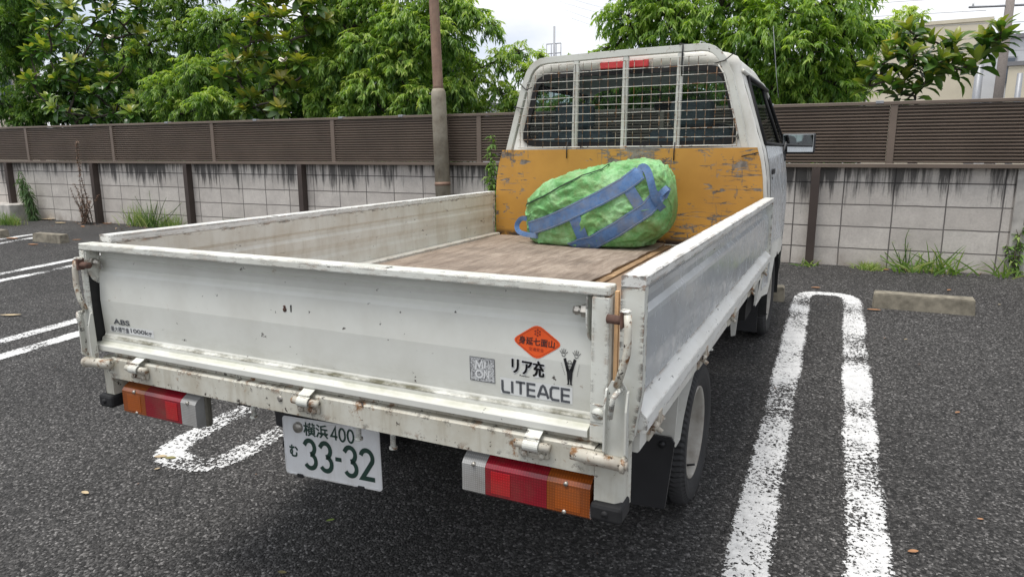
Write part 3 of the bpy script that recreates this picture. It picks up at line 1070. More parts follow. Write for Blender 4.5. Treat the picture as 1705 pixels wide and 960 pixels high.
o0 = len(V2)
V2 += V3
F2 += [tuple(i + o0 for i in f) for f in F3]
tiny = []
rnd = random.Random(4)
for k in range(7):
    a, b = (.0065 + .0012 * k, .034 - .0030 * k), (.0440 - .0007 * k, .034 - .0030 * k)
    for (x, y) in (a, b):
        tiny += [[(x, y), (x + .0016, y + .0004)], [(x + .0008, y - .0010), (x + .0009, y + .0012)]]
V3, F3 = strokes(tiny, .0005)
o0 = len(V2)
V2 += V3
F2 += [tuple(i + o0 for i in f) for f in F3]
mf = flat_obj('figure_sticker', [(u * 1.02, v * 1.25) for u, v in V2], F2, on_gate(F0[0] - .005, F0[1] + .003, 0, .0012), 'black', gate)
mf['label'] = 'small black sticker of a figure with both arms raised'

# -- rear beam under the gate
mb = MB()
mb.prism([(0, .687), (0, .743), (.006, .748), (.06, .748), (.06, .744), (.008, .744), (.004, .741), (.004, .691), (.02, .690), (.02, .687)], 'x', -.791, .663)
mb.box((-.80, .0215, .7485), (.70, .10, .7600))
beam = part(mb, 'rear_beam', 'beam')
for x in (-.155,):
    mb = MB().tube([(x, -.002, .722), (x, .0, .722)], .008, 14).tube([(x, -.004, .722), (x, 0, .722)], .004, 6, smooth=False)
    part(mb, 'beam_bolt', 'steel', beam)
def gate_hinge(x):
    mb = MB()
    # base plate, barrel, strap folded over the barrel
    mb.box((x - .034, -.006, .702), (x + .034, -.0005, .738), .004)
    for q in (-.019, .019):
        mb.tube([(x + q, -.013, .710), (x + q, -.005, .710)], .007, 8)
    h = part(mb, 'gate_hinge', 'hinge', beam)
    mb = MB().tube([(x - .038, -.014, .733), (x + .040, -.014, .733)], .009, 12)
    part(mb, 'hinge_pin', 'hinge', beam)
    mb = MB()
    prf = []
    for i in range(9):
        t = -math.pi * .95 + i / 8 * math.pi * 1.15
        prf.append((-.014 + .0125 * math.sin(t - .6), .733 + .0125 * math.cos(t - .6)))
    prf = [(.012, .764), (.000, .757), (-.016, .750)] + [(-.014 - .0125 * math.sin(a), .733 + .0125 * math.cos(a)) for a in [0.1 + .32 * k for k in range(9)]]
    vs, fs = [], []
    for (y, z) in prf:
        vs += [(x - .016, y, z), (x + .018, y, z)]
    fs = [(2 * i, 2 * i + 1, 2 * i + 3, 2 * i + 2) for i in range(len(prf) - 1)]
    mb.add(vs, fs)
    mb.add([(a, b - .0025, c + .001) for a, b, c in vs], fs)
    part(mb, 'hinge_strap', 'frame', beam)
for x in (-.665, -.062, .534):
    gate_hinge(x)

# -- corner posts with rubber stops
for (x0, x1) in ((-.839, -.792), (.664, .720)):
    mb = MB().prism([(x0, .0), (x1 - .014, .0), (x1, .014), (x1, .07), (x0, .07)] if x0 > 0 else [(x0 + .014, 0), (x1, 0), (x1, .07), (x0, .07), (x0, .014)], 'z', .610, .7425)
    p = part(mb, 'corner_post', 'beam')
    part(MB().box((x0 - .004, -.016, .598), (x1 + .006, .05, .636), .008, seg=2).tube([((x0 + x1) / 2, -.019, .618), ((x0 + x1) / 2, -.012, .618)], .007, 12), 'rubber_stop', 'rubber', p)

# -- tail lamps
def tail_lamp(x0, sgn, w=.295):
    """x0: outer end; sgn: direction towards the middle"""
    def bx(a, b, y0, y1, z0, z1, bev):
        return MB().box((x0 + sgn * a, y0, z0), (x0 + sgn * b, y1, z1), bev, seg=2)
    z0, z1 = .585, .681
    mb = bx(-.004, w + .004, .030, .052, z0 - .004, z1 + .002, .006)
    mb.box((x0 + sgn * .03, .052, z0 + .02), (x0 + sgn * (w - .07), .075, z1 + .03))
    lamp = part(mb, 'tail_lamp', 'housing')
    for nm, a, b, mt in (('amber_lens', 0, .094, 'amber'), ('red_lens', .0945, .238, 'red'), ('clear_lens', .2385, w, 'clear')):
        mb = MB()
        prf = [(.03, z0), (.006, z0 + .002), (0, z0 + .008), (.0, z1 - .026), (.006, z1 - .018), (.03, z1 - .004)]
        mb.prism(prf, 'x', x0 + sgn * a, x0 + sgn * b)
        part(mb, nm, mt, lamp)
    mb = MB().box((x0 + sgn * .178, -.0010, z0 + .014), (x0 + sgn * .224, .002, z1 - .032))
    part(mb, 'brake_lens', 'redb', lamp)
    mb = MB().box((x0 + sgn * .02, -.0010, z0 + .014), (x0 + sgn * .075, .002, z1 - .034))
    part(mb, 'indicator_lens', lens_mat('amber_reflector', (.36, .085, .010), 330), lamp)
    for a, z in ((.052, z1 - .024), (.055, z0 + .010), (.266, z1 - .024)):
        part(MB().tube([(x0 + sgn * a, -.003, z), (x0 + sgn * a, .004, z)], .0045, 10), 'lens_screw', 'steel', lamp)
tail_lamp(.656, -1)
tail_lamp(-.756, 1)

# -- licence plate
PL = Matrix.Translation((-.249, .10, .4625)) @ Matrix.Rotation(-.040, 4, 'Y') @ Matrix.Rotation(-.03, 4, 'X')
def pl(u, v, e=.0):
    p = PL @ Vector((u, -e, v))
    return (p.x, p.y, p.z)
mb = MB()
b = bmesh.new()
Wp, Hp = .320, .163
rr = .010
P = []
for cx, cy, a0 in ((Wp - rr, Hp - rr, 0), (rr, Hp - rr, 90), (rr, rr, 180), (Wp - rr, rr, 270)):
    P += arc(cx, cy, rr, rr, a0, a0 + 90, 4)
n = len(P)
ring = lambda k, e: [pl(Wp / 2 + (p[0] - Wp / 2) * k, Hp / 2 + (p[1] - Hp / 2) * (1 - (1 - k) * 2), e) for p in P]
V = ring(1, .0) + ring(1, .002) + ring(.975, .0035) + ring(.968, .002)
F = []
for q in range(3):
    F += [(q * n + i, q * n + (i + 1) % n, (q + 1) * n + (i + 1) % n, (q + 1) * n + i) for i in range(n)]
F += [tuple(range(3 * n, 4 * n)), tuple(range(n))[::-1]]
mb.add(V, F)
plate = part(mb, 'license_plate', 'plate', None, 'white licence plate with dark green characters')
def on_plate(u0, v0, e=.0030):
    return lambda u, v: pl(u0 + u, v0 + v, e)
def digit3(w, h):
    t = h
    return [[(0.02 * w, .80 * h)] + arc(w * .47, h * .74, w * .42, h * .24, 150, -60, 12)[0:] + [(w * .50, h * .505)], [(w * .50, h * .505)] + arc(w * .47, h * .27, w * .47, h * .25, 62, -150, 13)]
def digit2(w, h):
    return [arc(w * .47, h * .72, w * .44, h * .26, 165, -25, 12) + [(w * .08, h * .03), (w * 1.02, h * .03)]]
def digit4(w, h):
    return [[(w * .72, 0), (w * .72, h), (0, h * .28), (w * 1.0, h * .28)]]
def digit0(w, h):
    return [arc(w * .5, h * .5, w * .5, h * .5, 90, 450, 24)]
for pls, u, v, wd in ((digit3(.040, .080), .071, .026, .0125), (digit3(.040, .080), .124, .026, .0125), (digit3(.040, .080), .205, .026, .0125), (digit2(.042, .080), .257, .026, .0125), ([[(0, .0), (.020, .0)]], .175, .066, .011)):
    V2, F2 = strokes(pls, wd)
    flat_obj('plate_number', V2, F2, on_plate(u, v), 'ink', plate)
for pls, u in ((digit4(.021, .034), .166), (digit0(.019, .034), .193), (digit0(.019, .034), .220)):
    V2, F2 = strokes(pls, .0055)
    flat_obj('plate_class_digit', V2, F2, on_plate(u, .118), 'ink', plate)
V2, F2 = text2d('横浜', .083, .038, .022)
flat_obj('plate_region', V2, F2, on_plate(.073, .1165), 'ink', plate)
V2, F2 = text2d('む', .030, .034, .035)
flat_obj('plate_kana', V2, F2, on_plate(.019, .051), 'ink', plate)
part(MB().tube([pl(.056, .137, .0), pl(.056, .137, .009)], [.0155, .014], 22), 'plate_seal', 'steel', plate)
part(MB().tube([pl(.256, .137, .0), pl(.256, .137, .005)], [.0075, .006], 12), 'plate_bolt', 'steel', plate)
for u in (.052, .255):
    part(MB().box((u - .01, -.006, -.004), (u + .01, .004, .005), 0, PL), 'plate_clip', 'rubber', plate)
mb = MB().box((-.22, .106, .55), (.04, .112, .70))
part(mb, 'plate_bracket', 'dark')
# rope hooks hanging below the beam
for x, ln in ((-.285, .047), (.055, .046), (.155, .05)):
    part(MB().tube([(x, .035, .700), (x, .035, .690 - ln)], .0065, 10).tube([(x, .035, .690 - ln), (x, .035, .684 - ln)], .010, 10), 'rope_hook', 'frame')

# -- latches at both rear corners
def latch(xr, sgn):
    """sgn +1: right hand corner"""
    f = lambda x: xr + sgn * x
    mb = MB()
    mb.tube([(f(-.075), -.020, .737), (f(.028), -.020, .7305)], .0135, 14)
    mb.box((f(-.058), -.012, .712), (f(.0), -.001, .732), .003)
    L = part(mb, 'gate_latch', 'hinge')
    part(MB().tube([(f(.026), -.020, .7305), (f(.034), -.020, .730)], .016, 12).tube([(f(.034), -.020, .730), (f(.038), -.020, .730)], .009, 8), 'latch_nut', 'hinge', L)
    mb = MB()
    # channel shaped lever rising from the barrel
    for a, b in ((-.010, -.006), (.032, .036)):
        mb.prism([(-.012, .742), (-.030, .75), (-.030, .84), (-.018, .872), (-.012, .872)] if False else [(-.012, .742), (-.028, .755), (-.028, .84), (-.018, .875), (-.012, .878)], 'x', f(a), f(b))
    mb.prism([(f(-.010), .742), (f(.036), .742), (f(.036), .80), (f(.030), .880), (f(.022), .893), (f(.000), .893), (f(-.006), .88)], 'y', -.012, -.008)
    part(mb, 'latch_lever', 'guard', L)
    part(MB().tube([(f(.006), -.036, .828), (f(.012), -.040, .868), (f(.018), -.036, .878), (f(.02), -.018, .880)], .0055, 8), 'latch_handle', 'frame', L)
    mb = MB()
    pts = [(f(.012), -.016, .885), (f(.022), -.022, .915), (f(.032), -.022, .955), (f(.032), -.020, 1.00), (f(.029), -.016, 1.025)]
    mb.tube(pts, .0075, 10)
    part(mb, 'latch_rod', 'hinge', L)
    mb = MB().tube([(f(-.012), -.006, 1.012), (f(.026), -.010, 1.012)], .009, 12)
    mb.box((f(.016), -.022, .998), (f(.022), .0, 1.032), .002)
    part(mb, 'latch_pin', 'rust', L)
    mb = MB().box((f(.014), -.021, 1.026), (f(.034), -.004, 1.034), .003)
    part(mb, 'latch_cap', 'frame', L)
latch(.698, 1)
latch(-.838, -1)

# -- side panels
def side_profile(s):
    """outer face profile for the right side as (x,z); s=+1 right"""
    xo = .750
    return [(xo, 1.071), (xo, 1.090), (xo - .003, 1.093), (xo - .043, 1.093), (xo - .046, 1.090),
            (xo - .046, .862), (xo - .038, .862), (xo - .012, .805), (xo - .010, .803), (xo - .010, .785), (xo - .014, .783), (xo - .030, .783), (xo - .030, .775), (xo - .046, .775)]
def side_panel(sgn):
    def mx_(p):
        return p if sgn > 0 else (-p[0] - .105, p[1])
    mbp = MB()
    # pressed sheet
    sheet = [(.720, 1.070), (.720, 1.045), (.716, 1.040), (.719, 1.028), (.719, 1.012), (.729, 1.000), (.731, .990), (.735, .905), (.733, .845), (.720, .838), (.718, .820), (.706, .820), (.704, .83), (.704, .900), (.708, .915), (.708, .935), (.703, .955), (.703, .985), (.708, .997), (.708, 1.012), (.703, 1.022), (.703, 1.07)]
    mbp.prism([mx_(p) for p in sheet], 'y', .0485 if sgn > 0 else .078, 2.455)
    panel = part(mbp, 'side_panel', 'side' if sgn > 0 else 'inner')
    part(MB().prism([mx_(p) for p in [(.7185, .836), (.722, .834), (.753, .806), (.754, .803), (.754, .776), (.751, .773), (.706, .773), (.706, .8195), (.7185, .8195)]], 'y', .0485, 2.455), 'side_ledge', 'rail', panel)
    mb = MB()
    mb.prism([mx_(p) for p in [(.748, 1.0705), (.750, 1.073), (.750, 1.090), (.748, 1.092), (.704, 1.092), (.702, 1.090), (.702, 1.073), (.704, 1.0705)]], 'y', .022 if sgn > 0 else .052, 2.47)
    part(mb, 'top_rail', 'rail', panel)
    mb = MB()
    a = mx_((.702, 0))[0]
    b_ = mx_((.748, 0))[0]
    c_ = mx_((.734, 0))[0]
    y0 = .022 if sgn > 0 else .052
    mb.prism([(a, 1.070), (b_, 1.070), (b_, .865), (c_ + sgn * .004, .80), (c_, .765), (a, .765)], 'y', y0, y0 + .026)
    part(mb, 'end_plate', 'frame', panel)
    part(MB().prism([(a, 1.070), (b_, 1.070), (b_, .80), (a, .785)], 'y', 2.456, 2.47), 'front_end_plate', 'frame', panel)
    mb = MB()
    mb.prism([mx_(p) for p in [(.730, .7725), (.734, .770), (.734, .722), (.730, .718), (.704, .718), (.704, .7725)]], 'y', .075, 2.46)
    part(mb, 'side_sill', 'cab', panel)
    for y in (.16, .70, 1.24, 1.78, 2.28):
        mb = MB()
        x = .734
        mb.box((*((mx_((x - .002, 0))[0]), y - .03), .722), (mx_((x + .006, 0))[0], y + .03, .762), .002)
        mb.tube([(mx_((x + .014, 0))[0], y - .030, .756), (mx_((x + .014, 0))[0], y + .030, .756)], .009, 10)
        mb.box((mx_((x + .008, 0))[0], y - .014, .758), (mx_((x + .022, 0))[0], y + .014, .786), .002)
        mb.tube([(mx_((x + .006, 0))[0], y + .012, .742), (mx_((x + .022, 0))[0], y + .014, .730)], .006, 8)
        part(mb, 'side_hinge', 'hinge', panel)
    # small rope hooks along the sill
    for y in (.36, 1.02, 1.52):
        part(MB().tube([(mx_((.712, 0))[0], y, .718), (mx_((.712, 0))[0], y, .688)], .005, 8).tube([(mx_((.712, 0))[0], y, .690), (mx_((.712, 0))[0], y, .684)], .009, 8), 'rope_hook', 'frame', panel)
    return panel
side_panel(1)
side_panel(-1)

# -- bed floor
mb = MB().box((-.812, .051, .80), (.700, 2.45, .8295))
floor_p = part(mb, 'bed_floor', 'floor')
mb = MB().box((-.808, .052, .8297), (-.765, 2.452, .852), .004).box((-.76, 2.41, .8297), (.70, 2.452, .834))
part(mb, 'floor_edge_strip', 'inner', floor_p)
part(MB().box((-.80, .06, .74), (.69, 2.44, .7995)), 'bed_underframe', 'dark')

# -- orange head board
ob = [(-.808, .832), (-.809, .95), (-.808, 1.08), (-.802, 1.17), (-.787, 1.25), (-.764, 1.330), (.652, 1.337), (.672, 1.27), (.686, 1.19), (.694, 1.10), (.697, 1.0), (.699, .832)]
hb = part(MB().prism(ob, 'y', 2.486, 2.502), 'head_board', 'orange', None, 'scraped orange plywood board across the front of the bed')
for x, z in ((-.775, 1.30), (.63, 1.305), (.24, 1.315), (-.36, 1.325)):
    d = (.05 if abs(x) > .5 else .0)
    part(MB().tube([(x - (d if x > 0 else -.0), 2.480, z - .012 - (.0 if d else .03)), (x, 2.478, z), (x + (.03 if x > 0 else -.03) * (1 if d else 0), 2.49, z + (.008 if d else .05))], .0032, 6), 'wire_tie', 'tie', hb)
rnd = random.Random(2)

# -- cab guard (square tube hoop, three uprights, welded mesh)
GY = 2.525
path = [(-.742, 1.20), (-.735, 1.33), (-.634, 1.690)]
path += [(-.634 + .118 - .118 * math.cos(a) + .01, 1.690 + .128 * math.sin(a)) for a in [R(15 * k) for k in range(1, 6)]]
path += [(-.500, 1.8195), (-.05, 1.832), (.352, 1.8375)]
path += [(.352 + .118 * math.sin(a), 1.8375 - .120 * (1 - math.cos(a)) - .0) for a in [R(15 * k) for k in range(1, 6)]]
path += [(.496, 1.690), (.590, 1.335), (.606, 1.20)]
def flat_bar(pts, w, y0, y1):
    V, F = strokes([pts], w)
    n = len(V)
    vs = [(u, y0, v) for u, v in V] + [(u, y1, v) for u, v in V]
    fs = []
    for (a, b, c, d) in F:
        fs += [(a, b, c, d), (n + d, n + c, n + b, n + a), (a, d, n + d, n + a), (b, n + b, n + c, c)]
    fs += [(0, n, n + 1, 1), (n - 2, n - 1, 2 * n - 1, 2 * n - 2)]
    m = MB().add(vs, fs)
    b = bmesh.new()
    bv = [b.verts.new(v) for v in m.v]
    for f in m.f:
        try:
            b.faces.new([bv[i] for i in f])
        except ValueError:
            pass
    bmesh.ops.recalc_face_normals(b, faces=b.faces)
    be = [e for e in b.edges if len(e.link_faces) == 2 and e.calc_face_angle(0) > .8]
    bmesh.ops.bevel(b, geom=be, offset=.003, segments=2, affect='EDGES')
    return MB().bm(b)
guard = part(flat_bar(path, .036, GY - .016, GY + .016), 'guard_frame', 'guard')
for xt, xb in ((-.322, -.330), (-.043, -.047), (.247, .240)):
    part(flat_bar([(xb, 1.30), (xt, 1.815)], .030, GY - .014, GY + .010), 'guard_upright', 'guard', guard)
mb = MB()
ms = .0475
x0m, x1m, z0m, z1m = -.668, .548, 1.343, 1.795
def hoop_x(z, left):
    # inner outline of the hoop at height z
    if left:
        return -.715 + (z - 1.34) * .275 if z < 1.70 else -.616 + max(0, (z - 1.70)) * .9
    return .572 - (z - 1.34) * .268 if z < 1.70 else .475 - max(0, (z - 1.70)) * 1.1
i = 0
x = x0m + .01
rnd = random.Random(7)
while x < x1m:
    zt = z1m
    # the last wires stop where the hoop cuts them
    while zt > 1.36 and not (hoop_x(zt, True) < x < hoop_x(zt, False)):
        zt -= .01
    pts = [(x + rnd.uniform(-.0015, .0015), GY - .020 + rnd.uniform(-.001, .001), z0m + (zt - z0m) * k / 6) for k in range(7)]
    if zt > 1.45:
        mb.tube(pts, .0018, 6)
    x += ms
part(mb, 'upright_wires', 'wirerust', guard)
mb = MB()
z = z0m
k = 0
while z <= z1m + .001:
    xa, xb = max(x0m, hoop_x(z, True)), min(x1m, hoop_x(z, False))
    mb.tube([(xa + (xb - xa) * t / 8, GY - .0235 + rnd.uniform(-.001, .001), z + .006 * t / 8 + rnd.uniform(-.001, .001)) for t in range(9)], .0017 if k else .0035, 6)
    z += .0445
    k += 1
mb.tube([(.548, GY - .02, 1.345), (.548, GY - .02, 1.42), (.500, GY - .02, 1.60), (.470, GY - .02, 1.70), (.44, GY - .02, 1.745)], .004, 6)
part(mb, 'wire_mesh', 'wire', guard)
part(MB().tube([(.257, GY - .02, 1.855), (.258, GY - .022, 1.80), (.256, GY - .02, 1.74), (.259, GY - .021, 1.70)], .0045, 6).tube([(.24, GY - .02, 1.858), (.27, GY + .02, 1.858)], .004, 6), 'cable_tie', 'tie', guard)
part(MB().tube([(-.66, GY - .02, 1.70), (-.62, GY - .024, 1.665), (-.585, GY - .02, 1.675)], .003, 6), 'cable_tie', 'tie', guard)
part(MB().tube([(-.70, GY - .02, 1.575), (-.64, GY - .024, 1.560)], .003, 6), 'cable_tie', 'tie', guard)
part(MB().tube([(.42, GY - .022, 1.752), (.47, GY - .02, 1.765), (.51, GY, 1.80)], .003, 6), 'cable_tie', 'tie', guard)

# -- cab: shell with real openings
CY0 = 2.60
HW = [(.50, .745), (.70, .768), (.90, .775), (1.05, .772), (1.15, .766), (1.25, .752), (1.33, .733), (1.355, .724)]
def halfw(z):
    H = HW + [(1.72, .604), (1.76, .590)]
    if z <= H[0][0]:
        return H[0][1]
    for (a, p), (b, q) in zip(H, H[1:]):
        if a <= z <= b:
            return p + (q - p) * (z - a) / (b - a)
    return H[-1][1]
CXC = XC - .012
def front_y(z):
    return 4.13 if z < 1.0 else (4.13 - .06 * (z - 1.0) / .3 if z < 1.3 else 4.07 - (z - 1.3) * .80)
zrows = [.50, .60, .70, .80, .90, 1.0, 1.05, 1.10, 1.15, 1.20, 1.25, 1.29, 1.33, 1.355]
mb = MB()
for sgn in (-1, 1):
    # lower body side, with wheel arch cut away
    ycols = [CY0 + .02 + k * (4.10 - CY0 - .02) / 30 for k in range(31)]
    V, idx = [], {}
    wy, wz, wr = 3.36, .43, .345
    for i, y in enumerate(ycols):
        for j, z in enumerate(zrows):
            yy = min(y, front_y(z) - .02)
            x = halfw(z)
            fr = max(0, yy - 3.75)
            x -= fr * fr * .35
            d = math.hypot(yy - wy, z - wz)
            if d < wr + .09:
                x += .022 * max(0, 1 - (d - wr) / .09) if d > wr else .022
            idx[i, j] = len(V)
            V.append([CXC + sgn * x, yy, z, d])
    F = []
    for i in range(30):
        for j in range(len(zrows) - 1):
            q = [idx[i, j], idx[i + 1, j], idx[i + 1, j + 1], idx[i, j + 1]]
            if sum(V[k][3] < wr for k in q) >= 3:
                continue
            F.append(q if sgn > 0 else q[::-1])
    # pull arch edge vertices on to the circle
    for v in V:
        if wr - .05 < v[3] < wr:
            k = wr / v[3]
            v[1], v[2] = wy + (v[1] - wy) * k, wz + (v[2] - wz) * k
    mb.add([v[:3] for v in V], F, True)
    # pillars: rear quarter, B/A pillars and cant rail round the side window
    def P(y, z, off=0):
        return (CXC + sgn * (halfw(z) + off - .0), y, z)
    zb, zt = 1.355, 1.715
    ya, yb = 2.80, 3.56
    quad = lambda a, b, c, d: mb.add([P(*a), P(*b), P(*c), P(*d)], [(0, 1, 2, 3) if sgn > 0 else (3, 2, 1, 0)])
    quad((CY0 + .02, zb), (2.74, zb), (2.78, zt), (CY0 + .02, zt))
    quad((3.98, zb), (4.03, zb), (3.75, zt), (3.69, zt))
# roof: loft across
roof_prof = []
for k in range(0, 19):
    t = k / 18
    a = math.pi * t
    x = -math.cos(a)
    # superellipse corner between cant rails
    xx = (abs(x) ** .62) * (1 if x > 0 else -1) * .604
    zz = 1.715 + .128 * (math.sin(a) ** .55)
    roof_prof.append((xx, zz))
V = []
ry = [CY0 + .02, CY0 + .05, 2.8, 3.0, 3.3, 3.55, 3.68, 3.76]
for i, y in enumerate(ry):
    drop = 0 if y < 3.3 else (y - 3.3) ** 2 * .32
    k = 1.0 if 0 < i else .985
    for (x, z) in roof_prof:
        V.append((CXC + x * k, y, z - drop * (1 if z > 1.73 else 0) - (0.004 if i == 0 else 0)))
m_ = len(roof_prof)
F = [(i * m_ + j, i * m_ + j + 1, (i + 1) * m_ + j + 1, (i + 1) * m_ + j) for i in range(len(ry) - 1) for j in range(m_ - 1)]
mb.add(V, F, True)
# back wall with rounded window opening
outer, inner, seal = [], [], []
wc = (CXC, 1.553)
nseg = 96
def outer_r(t):
    # march outwards to the cab outline
    c, s_ = math.cos(t), math.sin(t)
    r_ = .05
    while r_ < 1.5:
        x, z = r_ * c, wc[1] + r_ * s_
        if z < .62:
            break
        if z < 1.715:
            if abs(x) > halfw(z) - .012:
                break
        else:
            u = min(1, abs(x) / .604)
            # invert the roof profile
            ca = u ** (1 / .62)
            sa = math.sqrt(max(0, 1 - ca * ca))
            if z > 1.715 + .126 * sa ** .55 or abs(x) > .596:
                break
        r_ += .004
    return r_
def win_r(t, g=0.):
    c, s_ = math.cos(t), math.sin(t)
    r_ = .03
    while r_ < 1:
        x, z = r_ * c, r_ * s_
        v = z / (.199 + g)
        hwid = .622 + g - (z + .2) * .26
        if (abs(x) / hwid) ** 9 + abs(v) ** 9 > 1:
            break
        r_ += .002
    return r_
ts = [2 * math.pi * k / nseg for k in range(nseg)]
def loop(fn, y, *a):
    return [(wc[0] + fn(t, *a) * math.cos(t), y, wc[1] + fn(t, *a) * math.sin(t)) for t in ts]
lo_, li_ = loop(outer_r, CY0), loop(win_r, CY0, .012)
li2 = loop(win_r, CY0 + .012, .006)
lo2 = [(CXC + (p[0] - CXC) * 1.012, CY0 + .020, p[2] + (.004 if p[2] > 1.6 else 0)) for p in lo_]
V = lo2 + lo_ + li_ + li2
F = []
for q in range(3):
    F += [(q * nseg + k, (q + 1) * nseg + k, (q + 1) * nseg + (k + 1) % nseg, q * nseg + (k + 1) % nseg) for k in range(nseg)]
mb.add(V, F, True)
# front face: lower panel and windscreen surround
mb.add([(CXC - .74, 4.11, .50), (CXC + .74, 4.11, .50), (CXC + .72, 4.10, 1.0), (CXC - .72, 4.10, 1.0), (CXC + .70, 4.04, 1.34), (CXC - .70, 4.04, 1.34)], [(0, 1, 2, 3), (3, 2, 4, 5)])
cab = part(mb, 'cab', 'cab')
# rubber seal and glass
a, b2 = loop(win_r, CY0 - .006, .010), loop(win_r, CY0 - .006, -.020)
c3, d3 = loop(win_r, CY0 + .01, .010), loop(win_r, CY0 + .01, -.020)
V = c3 + a + b2 + d3
F = [(q * nseg + k, (q + 1) * nseg + k, (q + 1) * nseg + (k + 1) % nseg, q * nseg + (k + 1) % nseg) for q in range(3) for k in range(nseg)]
part(MB().add(V, F, False), 'window_seal', 'rubber', cab)
g = loop(win_r, CY0 + .004, -.018)
part(MB().add(g, [tuple(range(nseg))[::-1]]), 'rear_window', 'glass', cab)
# high stop lamp above the rear window
mb = MB().box((CXC - .142, CY0 - .022, 1.763), (CXC + .128, CY0 - .002, 1.803), .006, seg=2)
part(mb, 'high_brake_lamp', plain('pink_red_lens', (.62, .055, .06), .35, var=.1), cab)
# drip rail
for sgn in (-1, 1):
    pts = [(CXC + sgn * .612, y, 1.722 - (max(0, y - 3.5) ** 2) * .4) for y in (CY0 + .02, 2.9, 3.2, 3.5, 3.68)] + [(CXC + sgn * .655, 3.87, 1.56), (CXC + sgn * .715, 4.02, 1.37)]
    part(MB().tube(pts, .010, 8), 'drip_rail', 'cab', cab)
    # door skin, slightly proud, with its window and handle
    V, F = [], []
    ny, zz = 14, [.56, .80, .95, 1.05, 1.15, 1.25, 1.30, 1.33, 1.352]
    for i in range(ny + 1):
        for z in zz:
            y = 2.76 + (3.86 - 2.76) * i / ny
            y = min(y, front_y(z) - .12)
            d = math.hypot(y - 3.36, z - .43)
            x = halfw(z) + .003 + (.0 if d > .435 else .022 * (1 - max(0, d - .345) / .09))
            fr = max(0, y - 3.75)
            V.append((CXC + sgn * (x - fr * fr * .35), y, z, d))
    for i in range(ny):
        for j in range(len(zz) - 1):
            q = [i * len(zz) + j, (i + 1) * len(zz) + j, (i + 1) * len(zz) + j + 1, i * len(zz) + j + 1]
            if any(V[k][3] < .36 for k in q):
                continue
            F.append(q if sgn > 0 else q[::-1])
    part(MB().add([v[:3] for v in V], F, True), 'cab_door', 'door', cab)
    hx = CXC + sgn * (halfw(1.20) + .004)
    part(MB().box((hx, 2.83, 1.195), (hx + sgn * .010, 2.93, 1.225), .003).box((hx, 2.85, 1.150), (hx + sgn * .004, 2.89, 1.180), .001), 'door_handle', 'handle_black', cab)
    pz = lambda y, z, o=-.006: (CXC + sgn * (halfw(z) + o), y, z)
    part(MB().add([pz(2.745, 1.36), pz(3.975, 1.36), pz(3.69, 1.712), pz(2.785, 1.712)], [(0, 1, 2, 3)]), 'side_window', 'sideglass', cab)
    part(MB().tube([pz(2.75, 1.358, .002), pz(3.98, 1.358, .002), pz(3.70, 1.712, .003), pz(2.785, 1.712, .003), pz(2.75, 1.358, .002)], .012, 6), 'window_trim', 'rubber', cab)
    part(MB().tube([pz(3.62, 1.36, .0), pz(3.50, 1.712, .0)], .010, 6), 'quarter_trim', 'rubber', cab)
    part(MB().tube([pz(2.79, 1.700, .012), pz(3.2, 1.706, .014), pz(3.69, 1.700, .012)], .012, 6), 'door_visor', 'handle_black', cab)
part(MB().add([(CXC - .69, 4.035, 1.345), (CXC + .69, 4.035, 1.345), (CXC + .595, 3.77, 1.735), (CXC - .595, 3.77, 1.735)], [(0, 1, 2, 3)]), 'windscreen', glass_mat('screen_glass', (.72, .80, .78), .12), cab)
# cabin inside
mb = MB().box((CXC - .70, CY0 + .03, .52), (CXC + .70, CY0 + .05, 1.345)).box((CXC - .70, CY0 + .03, .52), (CXC + .70, 4.05, .56)).box((CXC - .69, 3.72, 1.12), (CXC + .69, 4.02, 1.335), .03)
part(mb, 'cabin_trim', 'interior', cab)
for sx in (-.36, .33):
    mb = MB().box((CXC + sx - .24, 2.72, 1.0), (CXC + sx + .24, 2.88, 1.44), .05, seg=3)
    mb.box((CXC + sx - .12, 2.74, 1.45), (CXC + sx + .12, 2.83, 1.60), .035, seg=3)
    part(mb, 'seat_back', 'seat', cab)
sw = MB()
cW = Vector((CXC + .34, 3.42, 1.36))
ax = Vector((0, -.65, .75)).normalized()
e1 = Vector((1, 0, 0)); e2 = ax.cross(e1)
ringp = [cW + e1 * .19 * math.cos(a * math.pi / 12) + e2 * .19 * math.sin(a * math.pi / 12) for a in range(25)]
sw.tube(ringp, .012, 8, caps=False)
for a in (0, 8, 16):
    sw.tube([cW, ringp[a]], .012, 6)
sw.tube([cW, cW - ax * .35], .025, 8)
part(sw, 'steering_wheel', 'handle_black', cab)
part(MB().box((CXC - .12, 3.70, 1.60), (CXC + .12, 3.72, 1.66), .01), 'inner_mirror', 'handle_black', cab)
part(MB().tube([(.31, 2.62, 1.842), (.325, 2.62, 1.880), (.345, 2.625, 1.872), (.365, 2.63, 1.836)], .004, 6), 'roof_wire_loop', 'metalgrey', cab)
part(MB().tube([(.62, 3.76, 1.66), (.60, 3.74, 1.80), (.565, 3.70, 2.10)], [.0022, .0017, .0013], 6), 'radio_antenna', 'metalgrey', cab)

